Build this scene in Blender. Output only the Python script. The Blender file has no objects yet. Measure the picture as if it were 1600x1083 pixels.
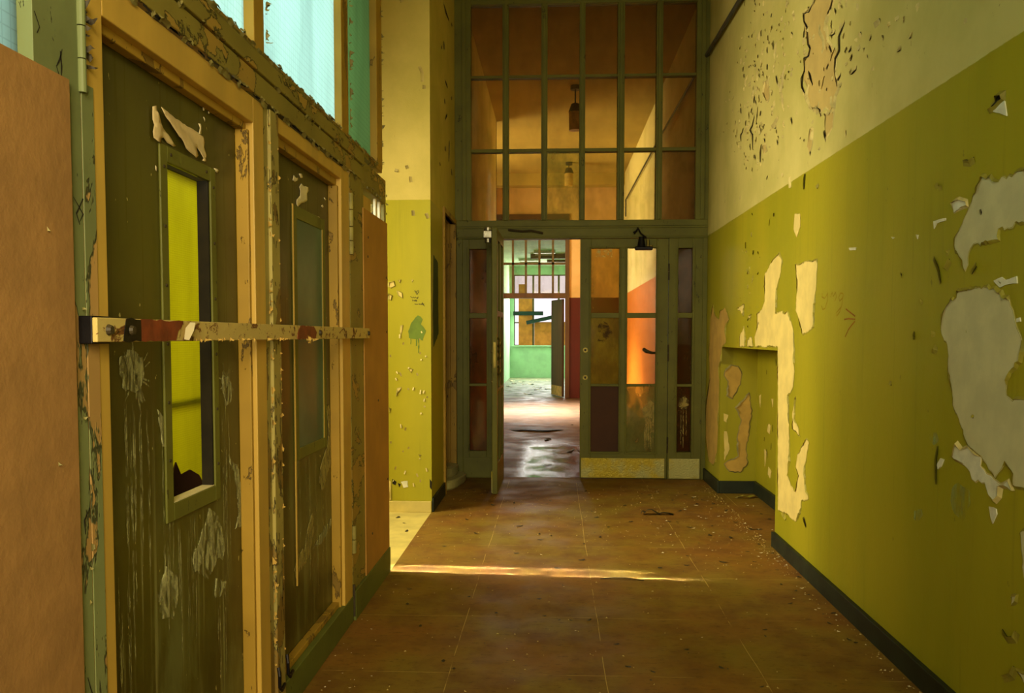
import bpy, bmesh, math, random
from mathutils import Vector, Matrix
from mathutils.geometry import delaunay_2d_cdt
PI = math.pi
SC = bpy.context.scene
COL = SC.collection
rnd = random.Random(11)
# outlines of bare plaster, cracks, stains and handwriting, in metres on their wall planes
D = {
'grey': [[(2.715,1.743),(2.665,1.731),(2.625,1.71),(2.482,1.715),(2.385,1.713),(2.377,1.57),(2.474,1.567),(2.602,1.561),(2.6,1.531),(2.654,1.529),(2.756,1.538),(2.786,1.512),(2.791,1.476),(2.805,1.453),(2.816,1.463),(2.829,1.495),(2.852,1.508),(2.884,1.544),(2.886,1.571),(2.825,1.622),(2.794,1.654),(2.784,1.668),(2.744,1.708)],[(2.851,1.401),(2.813,1.397),(2.627,1.397),(2.579,1.381),(2.532,1.35),(2.503,1.298),(2.465,1.241),(2.454,1.204),(2.486,1.157),(2.537,1.121),(2.535,1.078),(2.502,1.063),(2.415,1.082),(2.351,1.086),(2.321,0.81),(2.417,0.823),(2.485,0.825),(2.496,0.866),(2.528,0.881),(2.568,0.845),(2.586,0.827),(2.657,0.867),(2.699,0.886),(2.752,0.9),(2.787,0.933),(2.823,0.982),(2.859,1.012),(2.882,1.087),(2.909,1.151),(2.913,1.217),(2.961,1.256),(2.964,1.307),(2.942,1.339),(2.903,1.371),(2.861,1.375)],[(2.439,0.698),(2.388,0.724),(2.365,0.548),(2.419,0.577)],[(2.476,0.505),(2.445,0.52),(2.452,0.495),(2.479,0.477)],[(2.445,0.306),(2.391,0.312),(2.35,0.277),(2.389,0.276)]],
'white': [[(2.83,0.904),(2.796,0.889),(2.753,0.903),(2.699,0.886),(2.668,0.88),(2.676,0.848),(2.595,0.821),(2.557,0.813),(2.513,0.835),(2.484,0.808),(2.547,0.805),(2.551,0.775),(2.578,0.756),(2.622,0.771),(2.643,0.803),(2.725,0.799),(2.737,0.823),(2.816,0.843),(2.857,0.853)],[(2.908,1.687),(2.863,1.698),(2.806,1.682),(2.799,1.662),(2.838,1.661),(2.895,1.655)]],
'pale': [[(2.628,1.414),(2.581,1.423),(2.562,1.412),(2.5,1.419),(2.496,1.399),(2.562,1.398),(2.589,1.392)],[(3.046,1.646),(2.954,1.645),(2.953,1.636),(3.02,1.635),(3.04,1.619)],[(2.494,1.299),(2.477,1.301),(2.473,1.29),(2.493,1.288)],[(3.188,1.617),(3.168,1.613),(3.173,1.6)],[(3.897,1.642),(3.805,1.635),(3.812,1.624),(3.884,1.63)],[(3.418,1.635),(3.379,1.629),(3.398,1.625)],[(2.974,0.808),(2.945,0.835),(2.921,0.833),(2.939,0.808),(2.963,0.793)],[(2.617,0.736),(2.576,0.736),(2.571,0.722),(2.593,0.689),(2.604,0.703)],[(2.594,1.94),(2.578,1.888),(2.66,1.921)]],
'bluish': [[(2.86,0.748),(2.816,0.773),(2.745,0.76),(2.735,0.721),(2.783,0.652),(2.837,0.666),(2.867,0.703)],[(3.15,0.614),(3.089,0.631),(3.079,0.61),(3.125,0.576),(3.153,0.585)],[(3.036,0.905),(2.986,0.92),(2.964,0.896),(3.003,0.873),(3.035,0.883)]],
'hole': [[(2.624,1.965),(2.595,1.959),(2.597,1.94),(2.643,1.929),(2.677,1.927),(2.671,1.94)]],
'yellow': [[(4.772,1.916),(4.668,1.901),(4.664,1.832),(4.728,1.783),(4.786,1.834)]],
'tan': [[(4.58,2.94),(4.46,2.942),(4.465,3.014),(4.099,2.867),(4.163,2.828),(4.23,2.787),(4.281,2.761),(4.222,2.651),(4.114,2.561),(4.127,2.489),(4.072,2.397),(4.15,2.309),(4.258,2.36),(4.349,2.343),(4.389,2.383),(4.55,2.425),(4.556,2.523),(4.645,2.61),(4.628,2.69),(4.527,2.718),(4.638,2.852),(4.664,2.935)],[(4.274,2.33),(4.133,2.305),(4.156,2.234),(4.249,2.199)],[(4.511,2.319),(4.462,2.301),(4.466,2.237),(4.516,2.194),(4.56,2.234)],[(5.525,2.856),(5.403,2.806),(5.368,2.696),(5.456,2.706),(5.533,2.785)],[(5.44,2.441),(5.401,2.389),(5.497,2.395),(5.549,2.45)]],
'cracks': [[(5.015,2.798),(5.058,2.758),(5.072,2.702),(5.109,2.665),(5.067,2.613),(5.056,2.56)],[(4.64,2.681),(4.62,2.638),(4.675,2.618),(4.665,2.565),(4.62,2.525)],[(4.553,2.617),(4.519,2.572),(4.477,2.529)],[(4.549,2.55),(4.587,2.501),(4.51,2.414)],[(4.46,2.406),(4.352,2.369),(4.337,2.337)],[(5.755,2.694),(5.802,2.644),(5.87,2.629),(5.799,2.581),(5.793,2.487)],[(5.943,2.678),(6.013,2.663),(5.993,2.626)],[(6.106,2.673),(6.162,2.665),(6.148,2.621)],[(5.55,2.464),(5.571,2.409),(5.574,2.357)],[(5.154,2.541),(5.233,2.519),(5.317,2.519)],[(5.578,2.678),(5.592,2.652)],[(5.826,2.758),(5.859,2.739)],[(5.62,2.592),(5.601,2.535)],[(5.74,2.437),(5.705,2.407)],[(5.173,2.408),(5.144,2.381)],[(5.274,2.515),(5.204,2.481)],[(5.427,2.927),(5.425,2.894)],[(5.209,2.79),(5.179,2.74)],[(5.481,2.835),(5.537,2.771)],[(4.874,2.463),(4.848,2.425)],[(4.28,2.251),(4.25,2.199)],[(4.473,2.291),(4.491,2.253)],[(4.508,2.197),(4.497,2.186)],[(4.585,2.097),(4.601,2.02)],[(4.378,2.0),(4.367,1.984)],[(5.49,2.487),(5.458,2.462)],[(5.759,3.031),(5.742,3.01)],[(6.57,3.031),(6.577,3.016)],[(5.745,2.79),(5.71,2.766)],[(6.174,2.857),(6.16,2.817)],[(4.883,2.134),(4.875,2.073)],[(4.476,2.948),(4.564,2.922),(4.66,2.952),(4.646,2.904),(4.591,2.854),(4.565,2.754),(4.526,2.724),(4.551,2.696),(4.635,2.711),(4.621,2.645),(4.662,2.627),(4.67,2.58),(4.635,2.53)],[(4.557,2.62),(4.514,2.577),(4.481,2.525)],[(4.542,2.549),(4.602,2.499),(4.508,2.414)],[(4.434,2.4),(4.346,2.366),(4.335,2.334)],[(4.185,2.836),(4.209,2.807),(4.261,2.793)],[(4.386,2.793),(4.378,2.749),(4.309,2.686),(4.303,2.65),(4.343,2.646)],[(4.011,2.669),(4.081,2.63),(4.074,2.564),(4.126,2.543),(4.131,2.495),(4.102,2.416)],[(4.054,2.445),(4.094,2.43),(4.093,2.408)],[(4.185,2.385),(4.174,2.348),(4.147,2.325),(4.172,2.318)],[(4.226,2.641),(4.188,2.596)],[(4.15,2.668),(4.219,2.683)],[(3.582,2.531),(3.639,2.531)],[(3.901,2.486),(3.923,2.47)],[(3.845,2.408),(3.911,2.407)],[(3.796,2.552),(3.817,2.544)],[(3.918,2.518),(3.948,2.517)],[(4.229,2.548),(4.255,2.533)],[(4.652,2.82),(4.65,2.78)],[(4.157,2.787),(4.135,2.763)],[(3.756,2.472),(3.753,2.466)],[(3.828,2.498),(3.82,2.48)],[(3.365,2.334),(3.393,2.336)],[(3.269,2.349),(3.285,2.35)],[(3.412,2.472),(3.408,2.457)],[(3.488,2.479),(3.482,2.472)],[(3.676,2.486),(3.696,2.481)],[(4.06,2.404),(4.051,2.391)],[(3.034,1.525),(2.994,1.482),(2.974,1.43)],[(2.967,0.872),(2.974,0.808),(2.97,0.74)],[(2.915,1.505),(2.944,1.478)],[(2.731,1.466),(2.761,1.443)],[(2.52,0.393),(2.491,0.38),(2.456,0.392),(2.45,0.413)],[(2.452,0.31),(2.464,0.283),(2.513,0.257)],[(2.836,1.813),(2.792,1.802),(2.766,1.809)],[(4.508,0.298),(4.463,0.26)],[(4.938,0.229),(4.852,0.207)],[(7.238,0.894),(7.405,0.656),(7.425,0.526)]],
'cream': [[(5.074,1.735),(5.007,1.686),(5.066,1.589),(5.128,1.523),(5.122,1.419),(5.153,1.376),(5.054,1.391),(4.865,1.38),(4.771,1.293),(4.735,1.18),(4.728,1.051),(4.752,0.969),(4.837,0.914),(4.814,0.717),(4.786,0.554),(4.841,0.463),(4.748,0.42),(4.661,0.411),(4.611,0.501),(4.669,0.539),(4.645,0.607),(4.565,0.658),(4.489,0.714),(4.436,0.698),(4.506,0.565),(4.484,0.459),(4.43,0.408),(4.549,0.377),(4.571,0.301),(4.651,0.243),(4.798,0.245),(4.921,0.236),(5.024,0.232),(5.081,1.185),(5.641,1.178),(5.669,1.244),(5.591,1.301),(5.597,1.396),(5.48,1.412),(5.408,1.465),(5.418,1.631),(5.276,1.692)],[(4.734,1.638),(4.352,1.631),(4.362,1.541),(4.38,1.438),(4.396,1.29),(4.584,1.253),(4.631,1.308),(4.719,1.389),(4.699,1.532)],[(6.111,1.174),(6.115,1.243),(5.979,1.315),(5.929,1.243),(5.943,1.176)],[(5.88,1.177),(5.865,1.227),(5.753,1.24),(5.69,1.179)],[(6.226,1.445),(5.988,1.468),(6.001,1.387),(6.127,1.431)],[(5.866,1.384),(5.762,1.391),(5.803,1.352)],[(4.691,0.916),(4.705,0.858),(4.712,0.793),(4.642,0.76),(4.607,0.713),(4.738,0.741),(4.755,0.821)]],
'ochre': [[(6.827,1.452),(6.652,1.465),(6.48,1.376),(6.609,1.31),(6.602,1.197),(6.761,1.161),(6.754,1.057),(6.859,1.007),(6.838,0.678),(6.885,0.436),(6.935,0.238),(7.06,0.183),(7.262,0.19),(7.415,0.373),(7.431,0.628),(7.279,0.892),(7.295,1.142),(7.268,1.366),(7.144,1.51),(7.047,1.411),(6.883,1.383)]],
'far': [[(1.355,0.986),(1.394,1.021),(1.452,1.009),(1.476,0.963),(1.465,0.869),(1.409,0.752),(1.363,0.775),(1.373,0.892),(1.342,0.939)],[(1.456,0.705),(1.536,0.799),(1.561,0.659),(1.54,0.471),(1.519,0.353),(1.532,0.236),(1.475,0.165),(1.393,0.176),(1.351,0.234),(1.461,0.294),(1.448,0.447),(1.481,0.588),(1.433,0.682)]],
'farpale': [[(1.348,0.494),(1.366,0.494),(1.391,0.353),(1.351,0.258)],[(1.341,0.635),(1.376,0.623),(1.365,0.564),(1.342,0.576)]],
'nback': [[(6.731,0.781),(6.674,0.797),(6.687,0.692)],[(6.425,0.593),(6.355,0.589),(6.386,0.52),(6.457,0.534)],[(6.538,0.389),(6.465,0.376),(6.512,0.257)],[(6.35,0.786),(6.299,0.786),(6.312,0.724)],[(6.406,0.274),(6.318,0.254),(6.349,0.194),(6.42,0.216)]],
'pchips': [[(-1.164,1.627),(-1.125,1.633),(-1.116,1.599),(-1.145,1.585),(-1.164,1.593)],[(-1.164,1.547),(-1.135,1.532),(-1.145,1.498),(-1.165,1.504)],[(-1.106,1.566),(-1.068,1.551),(-1.064,1.513),(-1.091,1.532)],[(-1.096,1.64),(-1.075,1.644),(-1.083,1.621)],[(-1.029,1.02),(-0.994,1.013),(-1.006,0.99)],[(-1.107,0.878),(-1.076,0.886),(-1.08,0.87),(-1.104,0.843),(-1.115,0.824)],[(-1.17,0.747),(-1.155,0.737),(-1.163,0.708)],[(-1.079,1.322),(-1.064,1.326),(-1.07,1.284),(-1.081,1.256)],[(-0.959,0.41),(-0.94,0.408),(-0.948,0.397)],[(-1.0,1.646),(-0.989,1.64),(-0.996,1.627)],[(-1.178,0.234),(-1.154,0.215),(-1.151,0.088),(-1.175,0.068)]],
'pwhite': [[(-1.086,0.215),(-1.038,0.221),(-1.032,0.177),(-1.067,0.171)]],
'pdark': [[(-1.145,0.234),(-1.116,0.215),(-1.124,0.191),(-1.145,0.201)],[(-1.106,0.205),(-1.085,0.196),(-1.096,0.174)],[(-0.879,0.236),(-0.863,0.217),(-0.867,0.159),(-0.879,0.178)]],
'pstain': [[(-0.957,1.395),(-0.938,1.383),(-0.925,1.364),(-0.935,1.332),(-0.919,1.313),(-0.9,1.284),(-0.916,1.246),(-0.924,1.214),(-0.945,1.223),(-1.022,1.233),(-1.027,1.284),(-1.002,1.341)],[(-1.01,1.236),(-1.006,1.236),(-1.007,1.189),(-1.011,1.189)],[(-0.972,1.237),(-0.966,1.237),(-0.966,1.179),(-0.972,1.179)],[(-0.956,1.237),(-0.951,1.237),(-0.951,1.131),(-0.957,1.131)]],
'pwriting': [[(-0.983,1.562),(-0.975,1.566),(-0.971,1.559),(-0.968,1.544),(-0.963,1.538),(-0.949,1.56),(-0.954,1.568),(-0.962,1.564),(-0.966,1.553)],[(-1.01,1.526),(-1.001,1.519),(-0.994,1.516),(-0.988,1.521),(-0.98,1.515),(-0.974,1.521),(-0.967,1.516),(-0.963,1.511),(-0.953,1.523)],[(-0.96,1.518),(-0.958,1.51)],[(-0.996,1.503),(-0.992,1.492),(-0.987,1.501),(-0.982,1.492),(-0.978,1.502)],[(-0.974,1.496),(-0.966,1.5),(-0.969,1.503),(-0.974,1.496),(-0.971,1.49),(-0.964,1.495)],[(-0.979,1.475),(-0.975,1.468),(-0.971,1.474),(-0.966,1.468),(-0.961,1.474),(-0.957,1.468)],[(-0.953,1.472),(-0.947,1.474),(-0.945,1.468),(-0.943,1.475)],[(-0.939,1.475),(-0.938,1.467)],[(-0.924,1.483),(-0.93,1.474),(-0.933,1.468),(-0.925,1.467),(-0.922,1.478)],[(-0.92,1.47),(-0.912,1.472),(-0.916,1.475),(-0.919,1.468),(-0.915,1.461),(-0.908,1.458)]],
'rwriting': [[(3.942,1.324),(3.886,1.326),(3.8,1.322)],[(3.923,1.371),(3.863,1.353),(3.8,1.335)],[(3.803,1.313),(3.843,1.297),(3.884,1.277),(3.924,1.245)]],
'rfaint': [[(4.264,1.458),(4.273,1.442),(4.232,1.431),(4.193,1.448),(4.184,1.458),(4.187,1.417),(4.219,1.383),(4.254,1.378),(4.276,1.398)],[(4.139,1.433),(4.117,1.455),(4.102,1.434),(4.07,1.453),(4.055,1.432),(4.077,1.412)],[(3.966,1.442),(3.997,1.446),(4.023,1.428),(4.008,1.409),(3.969,1.423),(3.96,1.441),(3.976,1.393),(4.006,1.359),(4.045,1.342),(4.051,1.357),(3.985,1.382)]],
'sstain': [[(6.093,1.828),(6.335,1.79),(6.348,1.266),(6.072,1.168),(6.053,1.42),(6.073,1.614)]],
'pcracks': [[(-0.946,3.108),(-0.924,3.064),(-0.925,3.006)],[(-0.914,2.984),(-0.913,2.958)],[(-1.115,2.396),(-1.092,2.391)],[(-1.04,2.432),(-1.032,2.409)],[(-1.013,2.358),(-1.008,2.317)],[(-0.997,2.123),(-0.992,2.086)],[(-0.904,2.1),(-0.888,2.066)],[(-1.07,3.565),(-1.062,3.547)]],
'scracks': [[(6.721,3.822),(6.851,3.805),(7.056,3.813)],[(7.201,3.848),(7.23,3.832)],[(6.687,3.526),(6.736,3.478)],[(6.768,3.258),(6.942,3.242)],[(6.725,3.098),(6.749,3.064)],[(7.183,3.241),(7.197,3.218)],[(6.894,3.027),(6.799,2.961)],[(7.566,3.097),(7.646,3.023),(7.562,2.948)],[(6.752,2.735),(6.778,2.707)],[(7.165,2.64),(7.193,2.593)],[(6.435,2.547),(6.458,2.528)],[(7.027,2.846),(6.994,2.667)],[(7.521,2.672),(7.553,2.65)],[(6.585,3.46),(6.559,3.431)]],
'paper1': [[(1.943,1.776),(1.955,1.781),(1.957,1.771),(1.982,1.745),(2.037,1.725),(2.063,1.712),(2.051,1.709),(2.017,1.71),(1.999,1.718),(1.977,1.711),(1.969,1.7),(1.959,1.701),(1.945,1.706),(1.942,1.719),(1.947,1.736),(1.942,1.747)]],
'paper2': [[(1.971,1.782),(1.995,1.781),(2.078,1.779),(2.203,1.775),(2.229,1.774),(2.238,1.761),(2.233,1.747),(2.25,1.727),(2.231,1.709),(2.199,1.705),(2.218,1.715),(2.196,1.732),(2.181,1.737),(2.17,1.726),(2.171,1.711),(2.156,1.704),(2.131,1.709),(2.099,1.715),(2.083,1.727),(2.049,1.741),(2.012,1.757),(1.99,1.764)]],
'paper3': [[(2.201,1.801),(2.215,1.803),(2.219,1.794),(2.216,1.776),(2.203,1.776),(2.21,1.792)]],
'chip1': [[(2.301,1.705),(2.326,1.707),(2.332,1.704),(2.323,1.697),(2.311,1.698)],[(2.233,1.851),(2.244,1.852),(2.244,1.845),(2.236,1.842)],[(2.236,1.827),(2.246,1.823),(2.243,1.816)],[(2.272,1.85),(2.284,1.849),(2.274,1.845)],[(1.956,1.645),(1.962,1.642),(1.961,1.633),(1.958,1.634)]],
'chip2': [[(3.015,1.819),(3.037,1.815),(3.065,1.819),(3.064,1.811),(3.028,1.798),(3.001,1.799)],[(3.106,1.806),(3.125,1.802),(3.159,1.805),(3.194,1.808),(3.198,1.795),(3.178,1.783),(3.18,1.757),(3.142,1.744),(3.103,1.733),(3.06,1.715),(3.045,1.722),(3.048,1.739),(3.09,1.76),(3.094,1.777),(3.082,1.789)],[(3.21,1.715),(3.251,1.716),(3.293,1.712),(3.342,1.718),(3.372,1.71),(3.347,1.7),(3.25,1.691),(3.209,1.683),(3.189,1.699)],[(3.413,1.805),(3.447,1.802),(3.43,1.795)],[(3.372,1.765),(3.389,1.772),(3.406,1.768),(3.388,1.76)],[(3.079,1.837),(3.113,1.843),(3.126,1.831),(3.098,1.825)]],
'smear1': [[(1.775,1.203),(1.828,1.22),(1.874,1.2),(1.881,1.169),(1.863,1.131),(1.839,1.121),(1.794,1.132),(1.773,1.166)],[(2.229,0.788),(2.275,0.764),(2.309,0.718),(2.332,0.664),(2.317,0.619),(2.281,0.638),(2.209,0.592),(2.125,0.653),(2.126,0.688),(2.193,0.745)],[(1.971,0.699),(2.025,0.663),(2.032,0.609),(2.001,0.559),(1.947,0.577),(1.924,0.642)],[(2.34,1.14),(2.39,1.128),(2.401,1.068),(2.361,1.051),(2.326,1.102)],[(1.943,1.078),(1.978,1.058),(2.003,1.014),(1.992,0.974),(1.958,1.003)],[(2.368,0.913),(2.445,0.862),(2.481,0.721),(2.465,0.683),(2.41,0.686),(2.439,0.73),(2.417,0.836)],[(2.267,0.585),(2.339,0.554),(2.301,0.526),(2.253,0.541)]],
'smear2': [[(3.416,0.97),(3.452,0.969),(3.498,0.914),(3.52,0.793),(3.497,0.716),(3.422,0.689),(3.384,0.637),(3.331,0.637),(3.299,0.68),(3.336,0.741),(3.427,0.805),(3.448,0.87)],[(3.196,0.57),(3.221,0.547),(3.208,0.485),(3.142,0.41),(3.081,0.4),(2.979,0.376),(2.967,0.414),(3.011,0.462),(3.098,0.457),(3.131,0.521)]],
'smear3': [[(3.508,0.5),(3.507,0.475),(3.34,0.425),(3.206,0.43),(3.307,0.462)]],
}

# ------------------------------------------------------------------ materials
def S(r, g, b):
    f = lambda c: (c/255/12.92) if c/255 <= .04045 else ((c/255+.055)/1.055)**2.4
    return (f(r), f(g), f(b), 1)

class NB:
    """small node-tree builder"""
    def __init__(s, name):
        s.m = bpy.data.materials.new(name); s.m.use_nodes = True
        s.t = s.m.node_tree; s.n = s.t.nodes; s.n.clear()
        s.out = s.n.new('ShaderNodeOutputMaterial')
        g = s.n.new('ShaderNodeNewGeometry'); s.pos = g.outputs['Position']; s.geo = g
    def lk(s, a, b): s.t.links.new(a, b)
    def setin(s, node, key, v):
        if isinstance(v, bpy.types.NodeSocket): s.lk(v, node.inputs[key])
        else: node.inputs[key].default_value = v
    def objco(s):
        return s.n.new('ShaderNodeTexCoord').outputs['Object']
    def scale(s, v, sx, sy, sz, loc=(0,0,0)):
        m = s.n.new('ShaderNodeMapping'); s.lk(v, m.inputs[0]); m.inputs['Scale'].default_value = (sx, sy, sz); m.inputs['Location'].default_value = loc
        return m.outputs[0]
    def noise(s, v, sc, det=3, rough=.55, dist=0):
        k = s.n.new('ShaderNodeTexNoise'); s.lk(v, k.inputs['Vector'])
        k.inputs['Scale'].default_value = sc; k.inputs['Detail'].default_value = det
        k.inputs['Roughness'].default_value = rough; k.inputs['Distortion'].default_value = dist
        return k.outputs['Fac']
    def voro(s, v, sc, feat='F1'):
        k = s.n.new('ShaderNodeTexVoronoi'); k.feature = feat; s.lk(v, k.inputs['Vector']); k.inputs['Scale'].default_value = sc
        return k.outputs['Distance']
    def wave(s, v, sc, axis='Y', dist=0):
        k = s.n.new('ShaderNodeTexWave'); k.bands_direction = axis; s.lk(v, k.inputs['Vector']); k.inputs['Scale'].default_value = sc; k.inputs['Distortion'].default_value = dist
        return k.outputs['Fac']
    def math(s, op, a, b=0.0, c=None):
        k = s.n.new('ShaderNodeMath'); k.operation = op; s.setin(k, 0, a); s.setin(k, 1, b)
        if c is not None: s.setin(k, 2, c)
        return k.outputs[0]
    def step(s, v, lo, hi, a=0.0, b=1.0):
        k = s.n.new('ShaderNodeMapRange'); k.interpolation_type = 'SMOOTHSTEP'
        s.setin(k, 'Value', v); s.setin(k, 'From Min', lo); s.setin(k, 'From Max', hi); s.setin(k, 'To Min', a); s.setin(k, 'To Max', b)
        return k.outputs[0]
    def xyz(s, v):
        k = s.n.new('ShaderNodeSeparateXYZ'); s.lk(v, k.inputs[0]); return k.outputs
    def mix(s, f, a, b, mode='MIX'):
        k = s.n.new('ShaderNodeMix'); k.data_type = 'RGBA'; k.blend_type = mode
        s.setin(k, 'Factor', f)
        for key, v in ((6, a), (7, b)):
            if isinstance(v, bpy.types.NodeSocket): s.lk(v, k.inputs[key])
            else: k.inputs[key].default_value = v
        return k.outputs[2]
    def bump(s, h, st=.3, d=.01, nrm=None):
        k = s.n.new('ShaderNodeBump'); k.inputs['Strength'].default_value = st; k.inputs['Distance'].default_value = d
        s.lk(h, k.inputs['Height'])
        if nrm is not None: s.lk(nrm, k.inputs['Normal'])
        return k.outputs[0]
    def bsdf(s, col, rough=.6, metal=0.0, nrm=None, spec=.5):
        p = s.n.new('ShaderNodeBsdfPrincipled'); s.setin(p, 'Base Color', col); s.setin(p, 'Roughness', rough); s.setin(p, 'Metallic', metal)
        p.inputs['Specular IOR Level'].default_value = spec
        if nrm is not None: s.lk(nrm, p.inputs['Normal'])
        return p.outputs[0]
    def shade(s, kind, col, rough=None, nrm=None):
        p = s.n.new('ShaderNodeBsdf'+kind); s.setin(p, 'Color', col)
        if rough is not None: s.setin(p, 'Roughness', rough)
        if nrm is not None: s.lk(nrm, p.inputs['Normal'])
        return p.outputs[0]
    def mixsh(s, f, a, b):
        k = s.n.new('ShaderNodeMixShader'); s.setin(k, 0, f); s.lk(a, k.inputs[1]); s.lk(b, k.inputs[2]); return k.outputs[0]
    def done(s, sh):
        s.lk(sh, s.out.inputs[0]); return s.m

M = {}
def simple(name, col, rough=.6, metal=0.0, vary=.25, sc=14, bump=.15, stretch=(1,1,1), spec=.4):
    b = NB(name); co = b.scale(b.objco(), *stretch)
    n = b.noise(co, sc, 4); dark = tuple(c*(1-vary) for c in col[:3])+(1,); lite = tuple(min(1, c*(1+vary)) for c in col[:3])+(1,)
    c = b.mix(b.step(n, .3, .7), dark, lite)
    return b.done(b.bsdf(c, rough, metal, b.bump(b.noise(co, sc*4, 3), bump, .004), spec))

def peeling(name, top, under, dirt, th=.52, sc=5.0, stretch=(1,1,.45), rough=.55, zlow=0):
    """brittle old paint: top coat, islands of the coat below, dark crack edges"""
    b = NB(name); co = b.scale(b.pos, *stretch)
    n = b.noise(co, sc, 6, .62, .4)
    if zlow: n = b.math('ADD', n, b.step(b.xyz(b.pos)[2], 1.55, 1.05, 0.0, zlow))
    m = b.step(n, th, th+.012)
    edge = b.math('SUBTRACT', 1.0, b.step(b.math('ABSOLUTE', b.math('SUBTRACT', n, th-.004)), .004, .013))
    fine = b.noise(b.scale(b.pos, 1, 1, .4), 45, 4, .7)
    cr = b.step(fine, .66, .69)
    vary = b.step(b.noise(b.pos, 3, 3), .3, .75)
    t2 = tuple(c*.72 for c in top[:3])+(1,); u2 = tuple(c*.75 for c in under[:3])+(1,)
    c = b.mix(m, b.mix(vary, top, t2), b.mix(vary, u2, under))
    c = b.mix(b.math('MULTIPLY', b.math('MAXIMUM', edge, cr), .8), c, dirt)
    h = b.math('SUBTRACT', b.math('MULTIPLY', b.noise(co, 30, 4), .3), b.math('ADD', m, b.math('MULTIPLY', b.math('MAXIMUM', edge, cr), .8)))
    return b.done(b.bsdf(c, rough, 0, b.bump(h, .6, .004), .35))

def wallpaint(name, lower, upper, zb, lowvar=.16, wear=True):
    b = NB(name); z = b.xyz(b.pos)[2]
    low2 = (lower[0]*(1-lowvar), lower[1]*(1-lowvar*.7), lower[2]*.8, 1)
    n1 = b.noise(b.scale(b.pos, 1, 1, .22), 2.6, 4)
    lo = b.mix(b.step(n1, .35, .7), lower, low2)
    dr = b.noise(b.scale(b.pos, 14, 14, .5), 2.2, 4)                 # run marks down the gloss paint
    lo = b.mix(b.math('MULTIPLY', b.step(dr, .58, .74), .28), lo, (lower[0]*.55, lower[1]*.62, lower[2]*.9, 1))
    up2 = (upper[0]*.78, upper[1]*.8, upper[2]*.66, 1)
    up = b.mix(b.step(b.noise(b.pos, 1.7, 5, .6), .35, .7), upper, up2)
    sp = b.step(b.noise(b.scale(b.pos, 1, 1, .5), 30, 3, .7), .70, .735)  # specks where the distemper is lost
    up = b.mix(b.math('MULTIPLY', sp, .6), up, S(120, 95, 45))
    sp2 = b.step(b.noise(b.scale(b.pos, 1, 1, .6), 24, 3, .6), .735, .75)
    lo = b.mix(b.math('MULTIPLY', sp2, .5), lo, S(90, 90, 30))
    zz = b.math('ADD', z, b.math('MULTIPLY', b.math('SUBTRACT', b.noise(b.pos, 30, 2), .5), .006))
    m = b.step(zz, zb-.002, zb+.002)
    c = b.mix(m, lo, up)
    h = b.math('ADD', b.noise(b.pos, 6, 5, .6), b.math('MULTIPLY', b.noise(b.pos, 160, 3), .12))
    r = b.step(m, 0, 1, .42, .85)
    return b.done(b.bsdf(c, r, 0, b.bump(h, .22, .012), .35))

OLIVE = S(166, 157, 28); CREAM = S(204, 192, 112)
M['wall_r'] = wallpaint('olive and cream wall paint', OLIVE, CREAM, 2.105)
M['wall_l'] = wallpaint('olive and cream pier paint', S(176, 166, 30), S(212, 194, 104), 2.198)
M['wall_2'] = wallpaint('orange and cream wall paint', S(222, 124, 30), S(230, 216, 150), 2.02)
M['wall_end'] = wallpaint('oxblood and cream wall paint', S(84, 28, 16), S(226, 186, 120), 2.01)
M['green'] = simple('mint green distemper', S(182, 216, 178), .8, 0, .12, 3)
M['dark'] = simple('dark bare plaster', S(60, 50, 40), .9)
M['plain'] = simple('plain old plaster', S(150, 140, 110), .9)
M['ceiling'] = simple('ochre tinged ceiling distemper', S(176, 152, 76), .9, 0, .12, 1.2)
M['tile'] = simple('pale yellow floor tile', S(214, 196, 110), .55, 0, .15, 5)
M['baseb'] = simple('dark green black skirting', S(30, 38, 22), .55, 0, .35, 8)
M['oliveframe'] = peeling('olive painted joinery', S(114, 114, 40), S(126, 122, 50), S(40, 38, 14), .66, 7)
M['ochre'] = simple('tan ochre gloss joinery', S(206, 168, 72), .45, 0, .12, 6, .1, (1, 1, .3))
M['ochre_old'] = peeling('worn ochre joinery', S(184, 146, 48), S(150, 118, 44), S(46, 32, 12), .6, 9)
M['post'] = peeling('flaking green cream post', S(136, 146, 92), S(202, 160, 92), S(34, 30, 14), .64, 4.2, zlow=.16)
M['post2'] = peeling('flaking cream stile', S(176, 160, 84), S(150, 120, 50), S(40, 28, 10), .53, 9)
M['lintel'] = peeling('flaking olive moulding', S(150, 136, 58), S(184, 150, 64), S(30, 26, 10), .56, 7, (1, .45, 1))
M['kick'] = peeling('worn green kickboard', S(104, 112, 44), S(150, 130, 60), S(40, 40, 16), .66, 7)
M['board'] = simple('brown hardboard', S(164, 122, 66), .8, 0, .10, 9, .35)
M['board2'] = simple('orange brown hardboard', S(186, 136, 56), .7, 0, .10, 5, .2)
M['plaster'] = simple('bare cream plaster', S(222, 200, 116), .85, 0, .09, 9, .2)
M['plaster_grey'] = simple('bare grey white plaster', S(206, 200, 150), .85, 0, .08, 9, .25)
M['plaster_white'] = simple('chalk white filler', S(222, 220, 190), .85, 0, .10, 20, .35)
M['plaster_tan'] = simple('tan undercoat', S(188, 164, 92), .85, 0, .08, 9, .25)
M['plaster_ochre'] = simple('ochre render', S(192, 156, 72), .85, 0, .12, 9, .3)
M['plaster_brown'] = simple('brown render', S(190, 124, 50), .9, 0, .25, 16, .4)

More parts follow.
